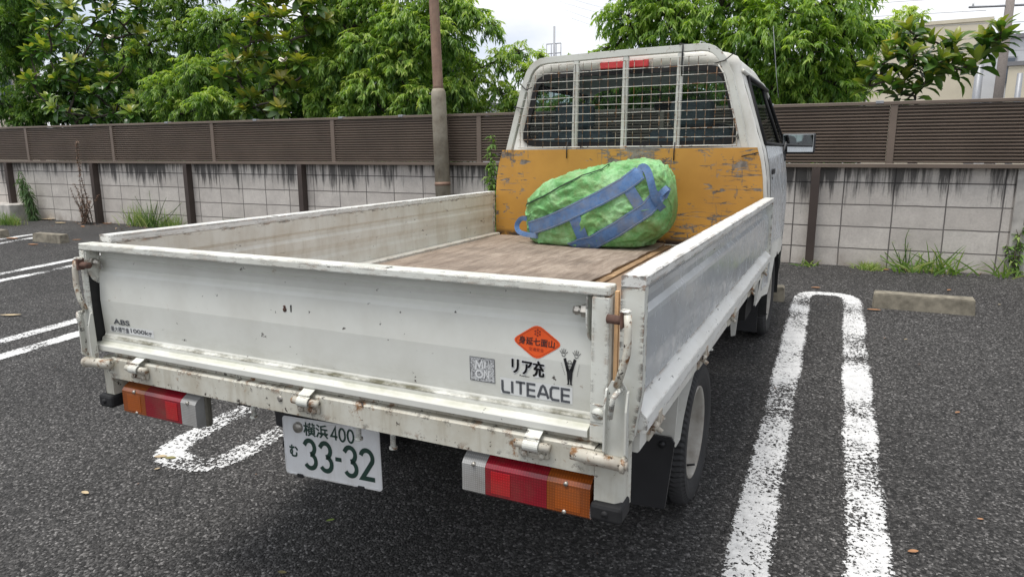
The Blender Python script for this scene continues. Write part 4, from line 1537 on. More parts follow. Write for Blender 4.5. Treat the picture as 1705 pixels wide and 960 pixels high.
# -- wing mirror
MX, MY, MZ = .757, 3.80, 1.368
MR = Matrix.Translation((MX, MY, MZ)) @ Matrix.Rotation(-.085, 4, 'Z') @ Matrix.Translation((-MX, -MY, -MZ))
mb = MB().box((MX - .104, MY, MZ - .066), (MX + .104, MY + .035, MZ + .066), .014, MR, seg=3)
mir = part(mb, 'wing_mirror', 'handle_black')
part(MB().box((MX - .094, MY - .004, MZ - .056), (MX + .094, MY - .001, MZ + .056), .001, MR), 'mirror_glass', 'mirror', mir)
part(MB().tube([(CXC + .74, 3.72, 1.27), (MX - .09, MY - .03, 1.262), (MX - .08, MY + .02, MZ - .05)], [.024, .020, .012], 8).tube([(CXC + .735, 3.72, 1.28), (MX - .07, MY + .03, MZ + .03)], .009, 6), 'mirror_arm', 'handle_black', mir)

# -- wheels
def wheel(cx, cy, cz, sgn, r=.262):
    w = .155
    prof = [(-w + .010, r * .63), (-w + .004, r * .80), (-w, r * .90), (-w + .012, r * .975), (-w + .03, r), (-w * .66, r), (-w * .64, r - .008), (-w * .58, r - .008), (-w * .56, r),
            (-w * .44, r), (-w * .42, r - .008), (-w * .36, r - .008), (-w * .34, r), (-.030, r), (-.012, r * .975), (0, r * .90), (.001, r * .82), (-.003, r * .75), (-.010, r * .68), (-.016, r * .63)]
    prof = [(a * sgn, b) for a, b in prof]
    # wheel disc first (the part), tyre and hub under it
    rp = [(-.022, r * .640), (-.012, r * .640), (-.010, r * .618), (-.018, r * .600), (-.032, r * .585), (-.100, r * .560), (-.115, r * .52), (-.108, r * .48), (-.098, r * .40), (-.102, r * .30), (-.112, r * .24), (-.114, .0)]
    mbw = MB().lathe([(a * sgn, b) for a, b in rp], (cx, cy, cz), 'x', 64)
    wh = part(mbw, 'wheel', 'rim')
    part(MB().lathe(prof, (cx, cy, cz), 'x', 144, smooth=False, jag={3: .010, 4: .007, 13: .007, 14: .010}), 'tyre', 'tyre', wh)
    mbh = MB().lathe([(-.115 * sgn, .045), (-.070 * sgn, .043), (-.048 * sgn, .036), (-.042 * sgn, .0)], (cx, cy, cz), 'x', 24)
    for k in range(5):
        a = k * 2 * math.pi / 5
        mbh.tube([(cx - .105 * sgn, cy + .068 * math.cos(a), cz + .068 * math.sin(a)), (cx - .085 * sgn, cy + .068 * math.cos(a), cz + .068 * math.sin(a))], .010, 6, smooth=False)
    part(mbh, 'hub', 'housing', wh)
    part(MB().tube([(cx - .045 * sgn, cy + .02, cz - .145), (cx - .012 * sgn, cy + .02, cz - .135)], .004, 6), 'tyre_valve', 'rubber', wh)
wheel(.658, 1.20, gz(1.2) + .259, 1)
wheel(.688, 3.36, gz(3.36) + .259, 1)
wheel(-.768, 1.20, gz(1.2) + .259, -1)
wheel(-.774, 3.36, gz(3.36) + .259, -1)

# -- rear wheel fender sheets and mudflaps
for sgn in (1, -1):
    fx = lambda x: x if sgn > 0 else -x - .11
    V, F = [], []
    arcp = []
    for k in range(15):
        a = R(162 - k * 10)
        arcp.append((1.20 + .40 * math.cos(a) * 1.35, .40 + .325 * math.sin(a)))
    arcp = [(.63, .50)] + [p for p in arcp if p[1] < .715 and p[0] > .6 and p[0] < 1.55]
    for (y, z) in arcp:
        V += [(fx(.47), y, z), (fx(.694), y, z)]
    F = [(2 * i, 2 * i + 1, 2 * i + 3, 2 * i + 2) for i in range(len(arcp) - 1)]
    m = MB().add(V, F, False)
    m.add([(x, y, z + .002) for x, y, z in V], F)
    # solid rear cheek between sill and flap
    m.prism([(fx(.47), .505), (fx(.690), .505), (fx(.700), .72), (fx(.47), .72)], 'y', .622, .628)
    m.prism([(fx(.675), .545), (fx(.692), .55), (fx(.705), .715), (fx(.66), .715)], 'y', 1.765, 1.772)
    part(m, 'rear_fender', 'cab')
    part(MB().box((fx(.36), 2.985, .27), (fx(.655), 2.993, .62)), 'mudflap', 'flap')
    part(MB().prism([(fx(.40), .300), (fx(.675), .318), (fx(.695), .52), (fx(.685), .535), (fx(.40), .535)], 'y', .606, .614).tube([(fx(.66), .600, .512), (fx(.66), .608, .512)], .010, 10), 'mudflap', 'flap')
    # white ladder shaped stay behind the cab
    sx = fx(.722)
    part(MB().box((sx - .004, 2.16, .62), (sx + .004, 2.175, .716)).box((sx - .004, 2.215, .62), (sx + .004, 2.23, .716)).box((sx - .0045, 2.155, .605), (sx + .0045, 2.235, .6195)), 'sill_stay', 'cab')
# front inner wheel arch
for sgn in (1, -1):
    fx = lambda x: x if sgn > 0 else -x - .13
    V, F = [], []
    for k in range(19):
        a = R(190 - k * 11)
        y, z = 3.36 + .345 * math.cos(a), .43 + .345 * math.sin(a)
        V += [(fx(.42), y, z), (fx(.70), y, z)]
    F = [(2 * i, 2 * i + 1, 2 * i + 3, 2 * i + 2) for i in range(18)]
    part(MB().add(V, F, True).box((fx(.42), 2.70, .40), (fx(.62), 3.00, .60)), 'wheel_arch_liner', 'dark')

# -- chassis
mb = MB()
for x in (-.42, .31):
    mb.box((x - .03, .42, .54), (x + .03, 3.9, .66))
for y in (.25, .8, 1.6, 2.3):
    mb.box((-.70, y, .62), (.60, y + .06, .74))
mb.tube([(-.63, 1.2, .33), (.52, 1.2, .33)], .04, 12)
mb.tube([(-.05, 1.12, .33), (-.05, 1.30, .33)], .11, 16)
mb.box((-.39, .5, .40), (-.33, 1.9, .43)).box((.26, .5, .40), (.32, 1.9, .43))
part(mb, 'chassis', 'dark')
mb = MB()
mb.lathe([(-.07, .13), (-.075, .22), (-.05, .255), (.03, .255), (.06, .22), (.055, .13)], (.0, .80, .50), 'z', 40)
part(mb, 'spare_tyre', 'tyre')
mb = MB().tube([(-.39, .26, .452), (-.40, .60, .44), (-.42, 1.0, .46), (-.2, 1.6, .40)], .026, 16, caps=False)
mb.tube([(-.39, .262, .452), (-.39, .34, .452)], .022, 16)
part(mb, 'exhaust_pipe', 'dark')
part(MB().box((-.84, .43, .445), (-.70, .70, .62), .03), 'tool_box', 'dark')

# ================================================================== LOAD
# plywood sheet lying on the bed floor
mb = MB()
n = 40
edge = []
rnd = random.Random(9)
yy = [.085 + (2.41 - .085) * k / n for k in range(n + 1)]
right = [.236 + rnd.uniform(-.007, .004) + .006 * math.sin(k * .9) for k in range(n + 1)]
V, F = [], []
for k, y in enumerate(yy):
    V += [(-.738, y, .8325), (right[k], y, .8325), (-.738, y, .8445), (right[k] - rnd.uniform(0, .004), y, .8445)]
for k in range(n):
    a, b = 4 * k, 4 * (k + 1)
    F += [(a + 2, a + 3, b + 3, b + 2), (a + 1, b + 1, b + 3, a + 3), (a, a + 2, b + 2, b)]
F += [(0, 1, 3, 2), (4 * n, 4 * n + 2, 4 * n + 3, 4 * n + 1)]
mb.add(V, F)
ply = mb.build('plywood_sheet', 'ply')
tag(ply, 'weathered grey plywood sheet lying on the truck bed under the green bag', 'plywood')
V, F = [], []
for k, y in enumerate(yy):
    V += [(right[k] + .0005, y, .8330), (right[k] + .0035, y, .8440)]
for k in range(n):
    F.append((2 * k, 2 * (k + 1), 2 * (k + 1) + 1, 2 * k + 1))
MB().add(V, F).build('sheet_edge', 'plyedge', ply)
tag(MB().box((.240, .09, .8305), (.270, 2.38, .8385), .002).build('wood_batten', 'plyedge'), 'thin brown wooden batten beside the plywood sheet\'s right edge', 'batten')

# green duffel bag
BC = Vector((-.085, 2.235, 1.030))
def bag_point(t, p, detail=True):
    """t along the length -1..1, p angle round"""
    tilt = .17
    L = .405
    e = 1 - abs(t) ** (3.0 if t < 0 else 4.6)
    rad = (.201 + .012 * t) * max(0, e) ** (.46 if t < 0 else .40)
    a = L * t
    c, s_ = math.cos(p), math.sin(p)
    q = 3.6
    den = (abs(c) ** q + abs(s_) ** q) ** (1 / q)
    dy, dz = rad * .94 * c / den, rad * 1.02 * s_ / den
    z0 = tilt * a
    x = a * .98 - dz * .10
    P = Vector((x, dy, dz + z0))
    wp_ = P + Vector((noise.noise(P * 6), noise.noise(P * 6 + Vector((5, 5, 5))), noise.noise(P * 6 + Vector((9, 1, 3))))) * .055
    sk = Vector((wp_.x * .75 + wp_.z * .3, wp_.y, wp_.z * .95 - wp_.x * .34))
    def crease(q):
        d_ = noise.voronoi(q)[0]
        return min(1., (d_[1] - d_[0]) * 2.6) ** .7
    def ridge(q):
        return max(0., 1 - 2.6 * abs(noise.noise(q))) ** 3
    w = noise.noise(P * 4.5) * .014 + .002
    if detail:
        w += ridge(Vector((sk.x * 3.2, sk.y * 12, sk.z * 12))) * .013 + ridge(Vector((sk.x * 8 + sk.z * 7, sk.y * 14, sk.z * 14 - sk.x * 8)) + Vector((4, 4, 4))) * .009
        w += (crease(Vector((sk.x * 16, sk.y * 26, sk.z * 26))) - 1) * .0045 + ridge(P * 34) * .0018 - .004
    nrm = Vector((0, dy, dz))
    if nrm.length > 1e-5:
        P += nrm.normalized() * w * (1 if e > .1 else .3)
    P += BC
    fl = .8465
    if P.z < fl + .03:
        P.z = fl + .001 + max(0, (P.z - fl)) * .45 if P.z > fl else fl + .001 + .004 * abs(noise.noise(P * 9))
    return P
nt_, np_ = 170, 180
V, F = [], []
for i in range(nt_ + 1):
    tt = -math.cos(math.pi * i / nt_)
    for j in range(np_):
        V.append(bag_point(tt, 2 * math.pi * j / np_))
for i in range(nt_):
    for j in range(np_):
        F.append((i * np_ + j, i * np_ + (j + 1) % np_, (i + 1) * np_ + (j + 1) % np_, (i + 1) * np_ + j))
mb = MB().add(V, F, True)
bagroot = empty('duffel_bag', (BC.x, BC.y, .846), 'stuffed green woven plastic bag with faded blue straps, lying on the truck bed', 'bag')
body = mb.build('bag_body', 'bag', bagroot)
SV, SF = [], []
for i in range(61):
    for j in range(64):
        SV.append(bag_point(-math.cos(math.pi * i / 60), 2 * math.pi * j / 64, False))
for i in range(60):
    for j in range(64):
        SF.append((i * 64 + j, i * 64 + (j + 1) % 64, (i + 1) * 64 + (j + 1) % 64, (i + 1) * 64 + j))
bvh = BVHTree.FromPolygons(SV, SF)
def px_dir(px, py):
    return (fw + r2 * ((px - 852.5) / FPX) - u2 * ((py - 480) / FPX)).normalized()
def on_bag(px, py):
    d = px_dir(px, py)
    h = bvh.ray_cast(CAM, d)
    if h[0] is None:
        h = bvh.find_nearest(CAM + d * 3.7)
        return h[0], h[1] if h[1].dot(h[0] - BC) > 0 else -h[1]
    nn = h[1]
    if nn.dot(d) > 0:
        nn = -nn
    return h[0], nn
def strap(pxs, width, name, mat='strap', lift=.0105, steps=8):
    pts = []
    for (a, b) in zip(pxs, pxs[1:]):
        for k in range(steps):
            t = k / steps
            pts.append((a[0] + (b[0] - a[0]) * t, a[1] + (b[1] - a[1]) * t))
    pts.append(pxs[-1])
    C = [on_bag(*p) for p in pts]
    V, F = [], []
    for i, (p, nn) in enumerate(C):
        d = (C[min(i + 1, len(C) - 1)][0] - C[max(i - 1, 0)][0]).normalized()
        s_ = d.cross(nn).normalized()
        for k in (-1, -.5, 0, .5, 1):
            q = p + s_ * width / 2 * k
            h = bvh.find_nearest(q)
            nn2 = h[1] if h[1].dot(nn) > 0 else -h[1]
            V.append(h[0] + nn2 * lift)
    for i in range(len(C) - 1):
        for k in range(4):
            F.append((i * 5 + k, i * 5 + k + 1, i * 5 + k + 6, i * 5 + k + 5))
    o = MB().add(V, F, False).build(name, mat, bagroot)
    md = o.modifiers.new('thick', 'SOLIDIFY')
    md.thickness = .0015
    md.offset = 1
    return o
strap([(884, 380), (916, 369), (948, 355), (1002, 329), (1040, 308), (1066, 288)], .072, 'strap')
strap([(945, 411), (988, 402), (1029, 380), (1077, 348), (1098, 322)], .072, 'strap')
strap([(956, 358), (974, 402)], .062, 'cross_strap', lift=.0085)
strap([(1046, 312), (1070, 352)], .055, 'cross_strap', lift=.0085)
seam = strap([(871, 344), (905, 328), (935, 311), (970, 294), (1003, 284), (1021, 271)], .007, 'zip_seam', 'seam', lift=.008)
def stitched(pxs, width, off):
    pts = []
    for (a, b) in zip(pxs, pxs[1:]):
        for k in range(8):
            pts.append((a[0] + (b[0] - a[0]) * k / 8, a[1] + (b[1] - a[1]) * k / 8))
    pts.append(pxs[-1])
    C = [on_bag(*p) for p in pts]
    L = []
    for i, (p, nn) in enumerate(C):
        d = (C[min(i + 1, len(C) - 1)][0] - C[max(i - 1, 0)][0]).normalized()
        q = p + d.cross(nn).normalized() * width * off
        h = bvh.find_nearest(q)
        nn2 = h[1] if h[1].dot(nn) > 0 else -h[1]
        L.append(h[0] + nn2 * .0125)
    MB().tube(L, .0012, 5).build('strap_stitching', 'stitch', bagroot)
for off in (-.42, .42):
    stitched([(884, 380), (916, 369), (948, 355), (1002, 329), (1040, 308), (1066, 288)], .072, off)
    stitched([(945, 411), (988, 402), (1029, 380), (1077, 348), (1098, 322)], .072, off)
def loop_strap(P3, width, name, side=Vector((0, -1, .2))):
    P3 = [Vector(p) for p in P3]
    # smooth the line
    for _ in range(2):
        Q = [P3[0]]
        for a, b in zip(P3, P3[1:]):
            Q += [a.lerp(b, .25), a.lerp(b, .75)]
        Q.append(P3[-1])
        P3 = Q
    V, F = [], []
    for i, p in enumerate(P3):
        d = (P3[min(i + 1, len(P3) - 1)] - P3[max(i - 1, 0)]).normalized()
        s_ = d.cross(side)
        s_ = s_.normalized() if s_.length > .01 else Vector((1, 0, 0))
        V += [p + s_ * width / 2, p - s_ * width / 2]
        if i:
            F.append((2 * i - 2, 2 * i - 1, 2 * i + 1, 2 * i))
    o = MB().add(V, F, False).build(name, 'strap', bagroot)
    md = o.modifiers.new('thick', 'SOLIDIFY')
    md.thickness = .002
    return o
def at_px(px, py, dist):
    return CAM + px_dir(px, py) * dist
def near_bag(px, py, off):
    p, nn = on_bag(px, py)
    return p + nn * off
loop_strap([near_bag(1064, 290, .004), near_bag(1068, 280, .014), near_bag(1076, 287, .03), near_bag(1081, 305, .04), near_bag(1086, 328, .035), near_bag(1095, 342, .02), near_bag(1103, 348, .005)], .036, 'handle_loop')
loop_strap([near_bag(1098, 324, .004), near_bag(1104, 315, .02), near_bag(1110, 312, .012), near_bag(1104, 330, .006)], .03, 'handle_loop')
pL = near_bag(878, 364, .002)
pL2 = near_bag(896, 392, .004)
loop_strap([pL, pL + Vector((-.030, -.012, .004)), pL + Vector((-.055, -.02, -.035)), pL + Vector((-.035, -.03, -.075)), pL2 + Vector((-.01, -.012, .0)), pL2], .026, 'handle_loop', Vector((.6, -.8, .1)))

# ================================================================== FOLIAGE
rng = np.random.default_rng(11)

def leaf_mesh(name, pos, dirs, nrm, length, width, tone, mat, parent=None, seg=1, curl=.25):
    """one folded leaf per entry, all arrays along axis 0"""
    n = len(pos)
    d = dirs / np.linalg.norm(dirs, axis=1, keepdims=True)
    s = np.cross(d, nrm)
    s /= np.linalg.norm(s, axis=1, keepdims=True) + 1e-9
    u = np.cross(s, d)
    L = length[:, None]
    Wd = width[:, None]
    if seg == 1:
        base = pos
        ml = pos + d * L * .45 + s * Wd * .5 + u * Wd * .18
        mr = pos + d * L * .45 - s * Wd * .5 + u * Wd * .18
        tip = pos + d * L - u * L * curl
        mid = pos + d * L * .5 - u * L * curl * .15
        V = np.stack([base, ml, mid, mr, tip], 1).reshape(-1, 3)
        k = 5
        T = np.array([[0, 2, 1], [0, 3, 2], [1, 2, 4], [2, 3, 4]])
    else:
        def row(t, w, lift, drop):
            c = pos + d * L * t - u * L * drop
            return [c + s * Wd * .5 * w + u * Wd * lift, c, c - s * Wd * .5 * w + u * Wd * lift]
        rows = [[pos]] + [row(.28, .78, .16, -.02), row(.55, 1., .2, .01), row(.80, .72, .14, .05 + curl * .25)] + [[pos + d * L - u * L * (.08 + curl * .5)]]
        V = np.stack([p for r_ in rows for p in r_], 1).reshape(-1, 3)
        k = 11
        T = [[0, 2, 1], [0, 3, 2]]
        for a in (1, 4):
            T += [[a, a + 1, a + 4], [a, a + 4, a + 3], [a + 1, a + 2, a + 5], [a + 1, a + 5, a + 4]]
        T += [[7, 8, 10], [8, 9, 10]]
        T = np.array(T)
    Fc = (T[None] + (np.arange(n) * k)[:, None, None]).reshape(-1, 3)
    me = bpy.data.meshes.new(name)
    me.vertices.add(len(V))
    me.vertices.foreach_set('co', V.astype(np.float32).ravel())
    me.loops.add(Fc.size)
    me.loops.foreach_set('vertex_index', Fc.astype(np.int32).ravel())
    me.polygons.add(len(Fc))
    me.polygons.foreach_set('loop_start', np.arange(0, Fc.size, 3, dtype=np.int32))
    me.update(calc_edges=True)
    me.validate()
    at = me.attributes.new('tone', 'FLOAT', 'POINT')
    at.data.foreach_set('value', np.repeat(tone, k).astype(np.float32))
    me.materials.append(MAT[mat])
    o = bpy.data.objects.new(name, me)
    col.objects.link(o)
    if parent:
        put(o, parent)
    return o

def unit(n):
    v = rng.normal(size=(n, 3))
    return v / np.linalg.norm(v, axis=1, keepdims=True)

def limb(mb, a, b, r0, r1, bend=.12, n=6):
    a, b = Vector(a), Vector(b)
    L = (b - a).length
    off = Vector(rng.normal(size=3)) * bend * L * .5
    off2 = Vector(rng.normal(size=3)) * bend * L * .25
    pts, rr = [], []
    for i in range(n + 1):
        t = i / n
        pts.append(a.lerp(b, t) + off * math.sin(t * math.pi) + off2 * math.sin(t * 2 * math.pi))
        rr.append(r0 + (r1 - r0) * t)
    mb.tube(pts, rr, 7, caps=False)
    return pts

def lance_tree(label, cat_u, cn, trunk_h, clumps, mat, lmul=1., dens=1., tone0=.5, trunk=(.07, .05), tw=22, base_n=None, group='leafy trees behind the fence'):
    """clumps: list of (u, n, z, r) in wall axes"""
    base = W(cat_u, cn, .29)
    root = empty('leafy_tree', base, label, 'tree', group)
    mb = MB()
    fork = W(cat_u + rng.normal() * .05, cn, trunk_h)
    limb(mb, base, fork, trunk[0], trunk[1], .05)
    forks = [fork]
    P, D, T = [], [], []
    order = sorted(clumps, key=lambda c: (Vector(W(*c[:3])) - fork).length)
    nodes = [fork]
    for (u, n, z, r) in order:
        c = W(u, n, z)
        src = min(nodes, key=lambda q: (q - c).length + (0 if q.z < c.z + .2 else 1.5))
        dist = (src - c).length
        pts = limb(mb, src, c, max(.012, min(.035, trunk[1] * .6)), .009, .22)
        nodes.append(pts[3]); nodes.append(c)
        m = int(150 * dens * (r / .45) ** 2)
        dd = unit(m)
        rad = r * (rng.random(m) ** .38)
        sq = np.array([1., 1., .78])
        tips = np.array(c) + dd * rad[:, None] * sq
        # twigs hang: direction outwards, then down
        od = dd * np.array([1, 1, .55]) + np.array([0, 0, -.25]) + rng.normal(size=(m, 3)) * .3
        od /= np.linalg.norm(od, axis=1, keepdims=True)
        for q in rng.choice(m, min(m, 16), replace=False):
            limb(mb, c, Vector(tips[q]), .006, .003, .2, 4)
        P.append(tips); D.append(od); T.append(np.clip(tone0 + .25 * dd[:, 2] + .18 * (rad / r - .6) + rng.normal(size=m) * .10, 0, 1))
    tips, od, T = np.concatenate(P), np.concatenate(D), np.concatenate(T)
    mb.build('trunk', 'bark', root)
    m = len(tips)
    k = tw
    idx = np.repeat(np.arange(m), k)
    along = np.tile(np.arange(k) / k, m)
    dirs = od[idx]
    pos = tips[idx] + dirs * (along[:, None] - .5) * .20 * lmul + np.array([0, 0, -1.]) * (along[:, None] ** 2) * .06
    side = unit(m * k)
    side[:, 2] *= .35
    ld = dirs * .55 + side * .75 + np.array([0, 0, -.42])
    nr = unit(m * k) * .5 + np.array([0, 0, 1.])
    ln = (.066 + rng.random(m * k) * .046) * lmul
    wd = ln * (.22 + rng.random(m * k) * .06)
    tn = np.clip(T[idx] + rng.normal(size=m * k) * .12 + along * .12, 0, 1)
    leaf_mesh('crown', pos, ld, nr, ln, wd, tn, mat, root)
    return root

def clump_cloud(u0, u1, n0, n1, z0, z1, num, r0, r1, seed, shape=None):
    rg = random.Random(seed)
    out = []
    tries = 0
    while len(out) < num and tries < 5000:
        tries += 1
        u, n, z = rg.uniform(u0, u1), rg.uniform(n0, n1), rg.uniform(z0, z1)
        # ellipsoid
        a = ((u - (u0 + u1) / 2) / ((u1 - u0) / 2)) ** 2 + ((n - (n0 + n1) / 2) / ((n1 - n0) / 2)) ** 2 * .8 + ((z - (z0 + z1) / 2) / ((z1 - z0) / 2)) ** 2
        if a > 1.25:
            continue
        if shape and not shape(u, z):
            continue
        out.append((u, n, z, rg.uniform(r0, r1)))
    return out

# image helper for laying out crowns: wall axes (u,z) seen at a pixel for a given depth n
def pix_uz(px, py, n):
    d = px_dir(px, py)
    t = (n - CAM.dot(WN)) / d.dot(WN)
    p = CAM + d * t
    return p.dot(WD), p.z

LIGHT, DEEP = 'leaf_a', 'leaf_b'
def crown_px(points, n):
    """clump centres given where they are seen, at depth n (+ offset)"""
    out = []
    for (px, py, r, dn) in points:
        u, z = pix_uz(px, py, n + dn)
        out.append((u, n + dn, z, r))
    return out

# far left dark tree
c = crown_px([(5, 40, .5, 0), (15, 110, .5, .2), (0, 170, .5, .1), (55, 150, .45, .4), (60, 60, .45, .5), (40, 195, .4, .3), (-60, 60, .6, .2), (-60, 150, .6, 0), (20, -30, .6, 0), (90, 180, .4, .6), (-120, 0, .8, .2), (60, -120, .7, .4), (30, 20, .5, .5), (70, 10, .5, .6), (30, 80, .5, .5), (90, 130, .45, .6), (60, 185, .4, .4), (110, 60, .5, .7), (0, 0, .6, .6)], 8.4)
lance_tree('dark narrow-leaved tree at the left edge behind the fence', c[0][0], 8.8, 1.6, c, DEEP, 1.05, .8, .42)
# bright tree left of centre
c = crown_px([(250, 90, .42, 0), (300, 60, .42, .2), (330, 120, .42, -.1), (280, 150, .42, -.2), (350, 170, .36, -.3), (240, 175, .35, -.1), (400, 100, .4, .3), (300, 185, .35, -.2), (220, 40, .4, .4), (360, 40, .45, .3), (420, 30, .45, .5), (290, 10, .45, .3),
              (330, -50, .6, .5), (240, -60, .6, .6), (430, -60, .6, .6), (440, 150, .4, .5), (390, 185, .3, .1), (200, 110, .35, .6)], 7.6)
lance_tree('bright green narrow-leaved tree between the two white-flowered magnolias', pix_uz(310, 200, 8.3)[0], 8.3, 1.4, c, LIGHT, .92, 1.15, .52)
# bright drooping tree left of the pole, reaching across it
c = crown_px([(560, 40, .45, 0), (610, 80, .45, -.1), (560, 120, .42, -.2), (620, 150, .42, -.2), (540, 165, .32, -.3), (670, 110, .45, 0), (680, 45, .5, .1), (620, 10, .5, .2), (560, -20, .5, .2), (740, 60, .4, .1), (700, 165, .36, -.1), (590, 185, .3, -.2),
              (650, 190, .3, 0), (735, 10, .40, .2), (780, 20, .26, .2), (815, 42, .16, .2), (690, -60, .5, .3), (600, -90, .6, .4), (520, 60, .4, .2), (760, 150, .30, .2), (500, 110, .35, .3)], 7.5)
lance_tree('large bright green drooping tree crossing behind the pole', pix_uz(660, 200, 8.1)[0], 8.1, 1.35, c, LIGHT, 1., 1.2, .55)
# lighter thin crown right of the pole
c = crown_px([(790, 130, .28, .6), (830, 100, .26, .7), (865, 85, .24, .8), (880, 120, .24, .7), (830, 150, .28, .6), (870, 165, .26, .6), (790, 175, .25, .5), (890, 150, .16, .6), (775, 95, .22, .6), (900, 95, .14, .8), (845, 185, .25, .6), (905, 180, .22, .6), (925, 130, .2, .8)], 7.6)
lance_tree('thin pale green tree just right of the pole with sky showing through', pix_uz(840, 200, 8.4)[0], 8.4, 1.6, c, LIGHT, .9, .75, .62, trunk=(.05, .03))
# big tree behind the cab
c = crown_px([(1040, 30, .34, 0), (1060, 60, .36, .1), (1015, 80, .16, .2), (1120, 40, .45, 0), (1170, 80, .42, .1), (1100, -10, .5, .2), (1070, -50, .45, .2), (1200, 20, .5, .1), (1260, 60, .42, -.1), (1230, 110, .4, .1), (1300, 30, .5, 0), (1340, 80, .42, -.1),
              (1290, 130, .36, 0), (1370, 130, .4, .1), (1400, 60, .4, .2), (1380, 10, .5, .1), (1430, 40, .28, .4), (1420, 110, .3, .3), (1250, -50, .6, .3), (1380, -60, .5, .3), (1150, -80, .6, .4), (1330, 155, .3, .1), (1400, 155, .3, .2), (1450, 60, .18, .5), (1260, 160, .3, .1),
              (980, 100, .2, .4), (1470, 45, .12, .5), (945, 100, .14, .5)], 7.4)
lance_tree('big green tree with dark bare limbs behind the truck cab', pix_uz(1250, 200, 8.0)[0], 8.0, 1.45, c, DEEP, .92, .76, .64, trunk=(.10, .075))
# leaf mass seen behind the cab between fence and glass
c = crown_px([(900, 205, .3, .4), (960, 170, .35, .5), (1020, 150, .4, .5), (1090, 150, .4, .5), (1150, 150, .4, .6), (1200, 170, .35, .6)], 7.8)
lance_tree('low green tree seen through the cab glass', pix_uz(1050, 200, 8.5)[0], 8.5, 1.3, c, DEEP, .95, .8, .5)
# tiny pale top behind the right hand magnolia
c = crown_px([(1490, 40, .26, 0), (1515, 30, .26, .2), (1505, 60, .28, .1)], 12.5)
lance_tree('pale feathery tree top behind the right-hand magnolia', pix_uz(1500, 60, 12.6)[0], 12.6, 2.0, c, LIGHT, 1., .7, .7, trunk=(.05, .03))

def magnolia(label, u, n, th, ros, mat, tone0=.5, big=1., flowers=(), leaves=22, limb_r=.022, group='magnolias behind the fence', lift0=0.):
    base = W(u, n, .29)
    root = empty('magnolia_tree', base, label, 'tree', group)
    mb = MB()
    fork = W(u, n, th)
    limb(mb, base, fork, .06, .04, .04)
    nodes = [fork]
    P, D, Nn, T, L_ = [], [], [], [], []
    for (uu, nn, z, tilt) in sorted(ros, key=lambda c: (W(*c[:3]) - fork).length):
        c = W(uu, nn, z)
        src = min(nodes, key=lambda q: (q - c).length + (0 if q.z < c.z + .05 else 1.))
        pts = limb(mb, src, c, limb_r, .008, .16)
        nodes.append(pts[3]); nodes.append(pts[5])
        axis = (c - src).normalized() * .6 + Vector((0, 0, .9)) + Vector(rng.normal(size=3)) * .35
        axis = np.array(axis.normalized())
        m = leaves
        ref = np.array([.3, .9, .1])
        a = np.cross(axis, ref); a /= np.linalg.norm(a)
        b = np.cross(axis, a)
        for k in range(m):
            t = k / m
            ph = k * 2.4
            out = a * math.cos(ph) + b * math.sin(ph)
            lift = 1.25 + lift0 - (1.55 + lift0 * .3) * t + rng.normal() * .12     # inner leaves stand up, outer ones spread and droop
            dv = out + axis * lift
            if t > .6:
                dv = dv + np.array([0, 0, -.35])
            P.append(np.array(c) - axis * (.10 * t) + out * .008)
            D.append(dv); Nn.append(axis * 1. - out * lift * .8 + rng.normal(size=3) * .2)
            T.append(np.clip(tone0 + .30 - .75 * t + rng.normal() * .12, 0, 1))
            L_.append((.135 + rng.random() * .045) * big * (.8 + .25 * min(1, t * 3)))
    mb.build('trunk', 'barkl', root)
    L_ = np.array(L_)
    leaf_mesh('crown', np.array(P), np.array(D), np.array(Nn), L_, L_ * (.38 + rng.random(len(L_)) * .08), np.array(T), mat, root, seg=3)
    for (uu, nn, z) in flowers:
        c = W(uu, nn, z)
        m2 = MB()
        for k in range(8):
            a = k * .785 + (.4 if k % 2 else 0)
            o_ = Vector((math.cos(a), math.sin(a) * .6, 0))
            up_ = Vector((0, -.6, .5 + .5 * (k % 2)))
            s_ = o_.cross(up_).normalized() * .028
            m2.add([c, c + o_ * .035 + up_ * .02 + s_, c + o_ * .075 + up_ * .05 + s_ * .6, c + o_ * .085 + up_ * .055, c + o_ * .075 + up_ * .05 - s_ * .6, c + o_ * .035 + up_ * .02 - s_], [(0, 1, 2, 3), (0, 3, 4, 5)], True)
        m2.build('white_flower', 'petal', root)
    return root

def ros_px(pts, n):
    out = []
    for (px, py, dn) in pts:
        u, z = pix_uz(px, py, n + dn)
        out.append((u, n + dn, z, 0))
    return out
rg = random.Random(5)
def scatter_px(poly_rows, n, step, jit, dn=.35):
    """rows: (y, x0, x1)"""
    out = []
    for (y, x0, x1) in poly_rows:
        x = x0
        while x <= x1:
            out.append((x + rg.uniform(-jit, jit), y + rg.uniform(-jit, jit), rg.uniform(-dn, dn)))
            x += step
    return out
# left magnolia
pts = scatter_px([(-60, 60, 250), (-30, 60, 250), (0, 70, 240), (30, 60, 230), (60, 55, 235), (92, 50, 225), (122, 60, 215), (152, 80, 220), (182, 90, 230)], 7.45, 33, 12, .35)
fl = [(*pix_uz(187, 64, 6.9)[:1], 6.9, pix_uz(187, 64, 6.9)[1])]
magnolia('glossy-leaved magnolia with a white flower near the left edge', pix_uz(140, 200, 8.1)[0], 8.1, 1.35, ros_px(pts, 7.35), 'leaf_m', .55, 1.38, fl, 19)
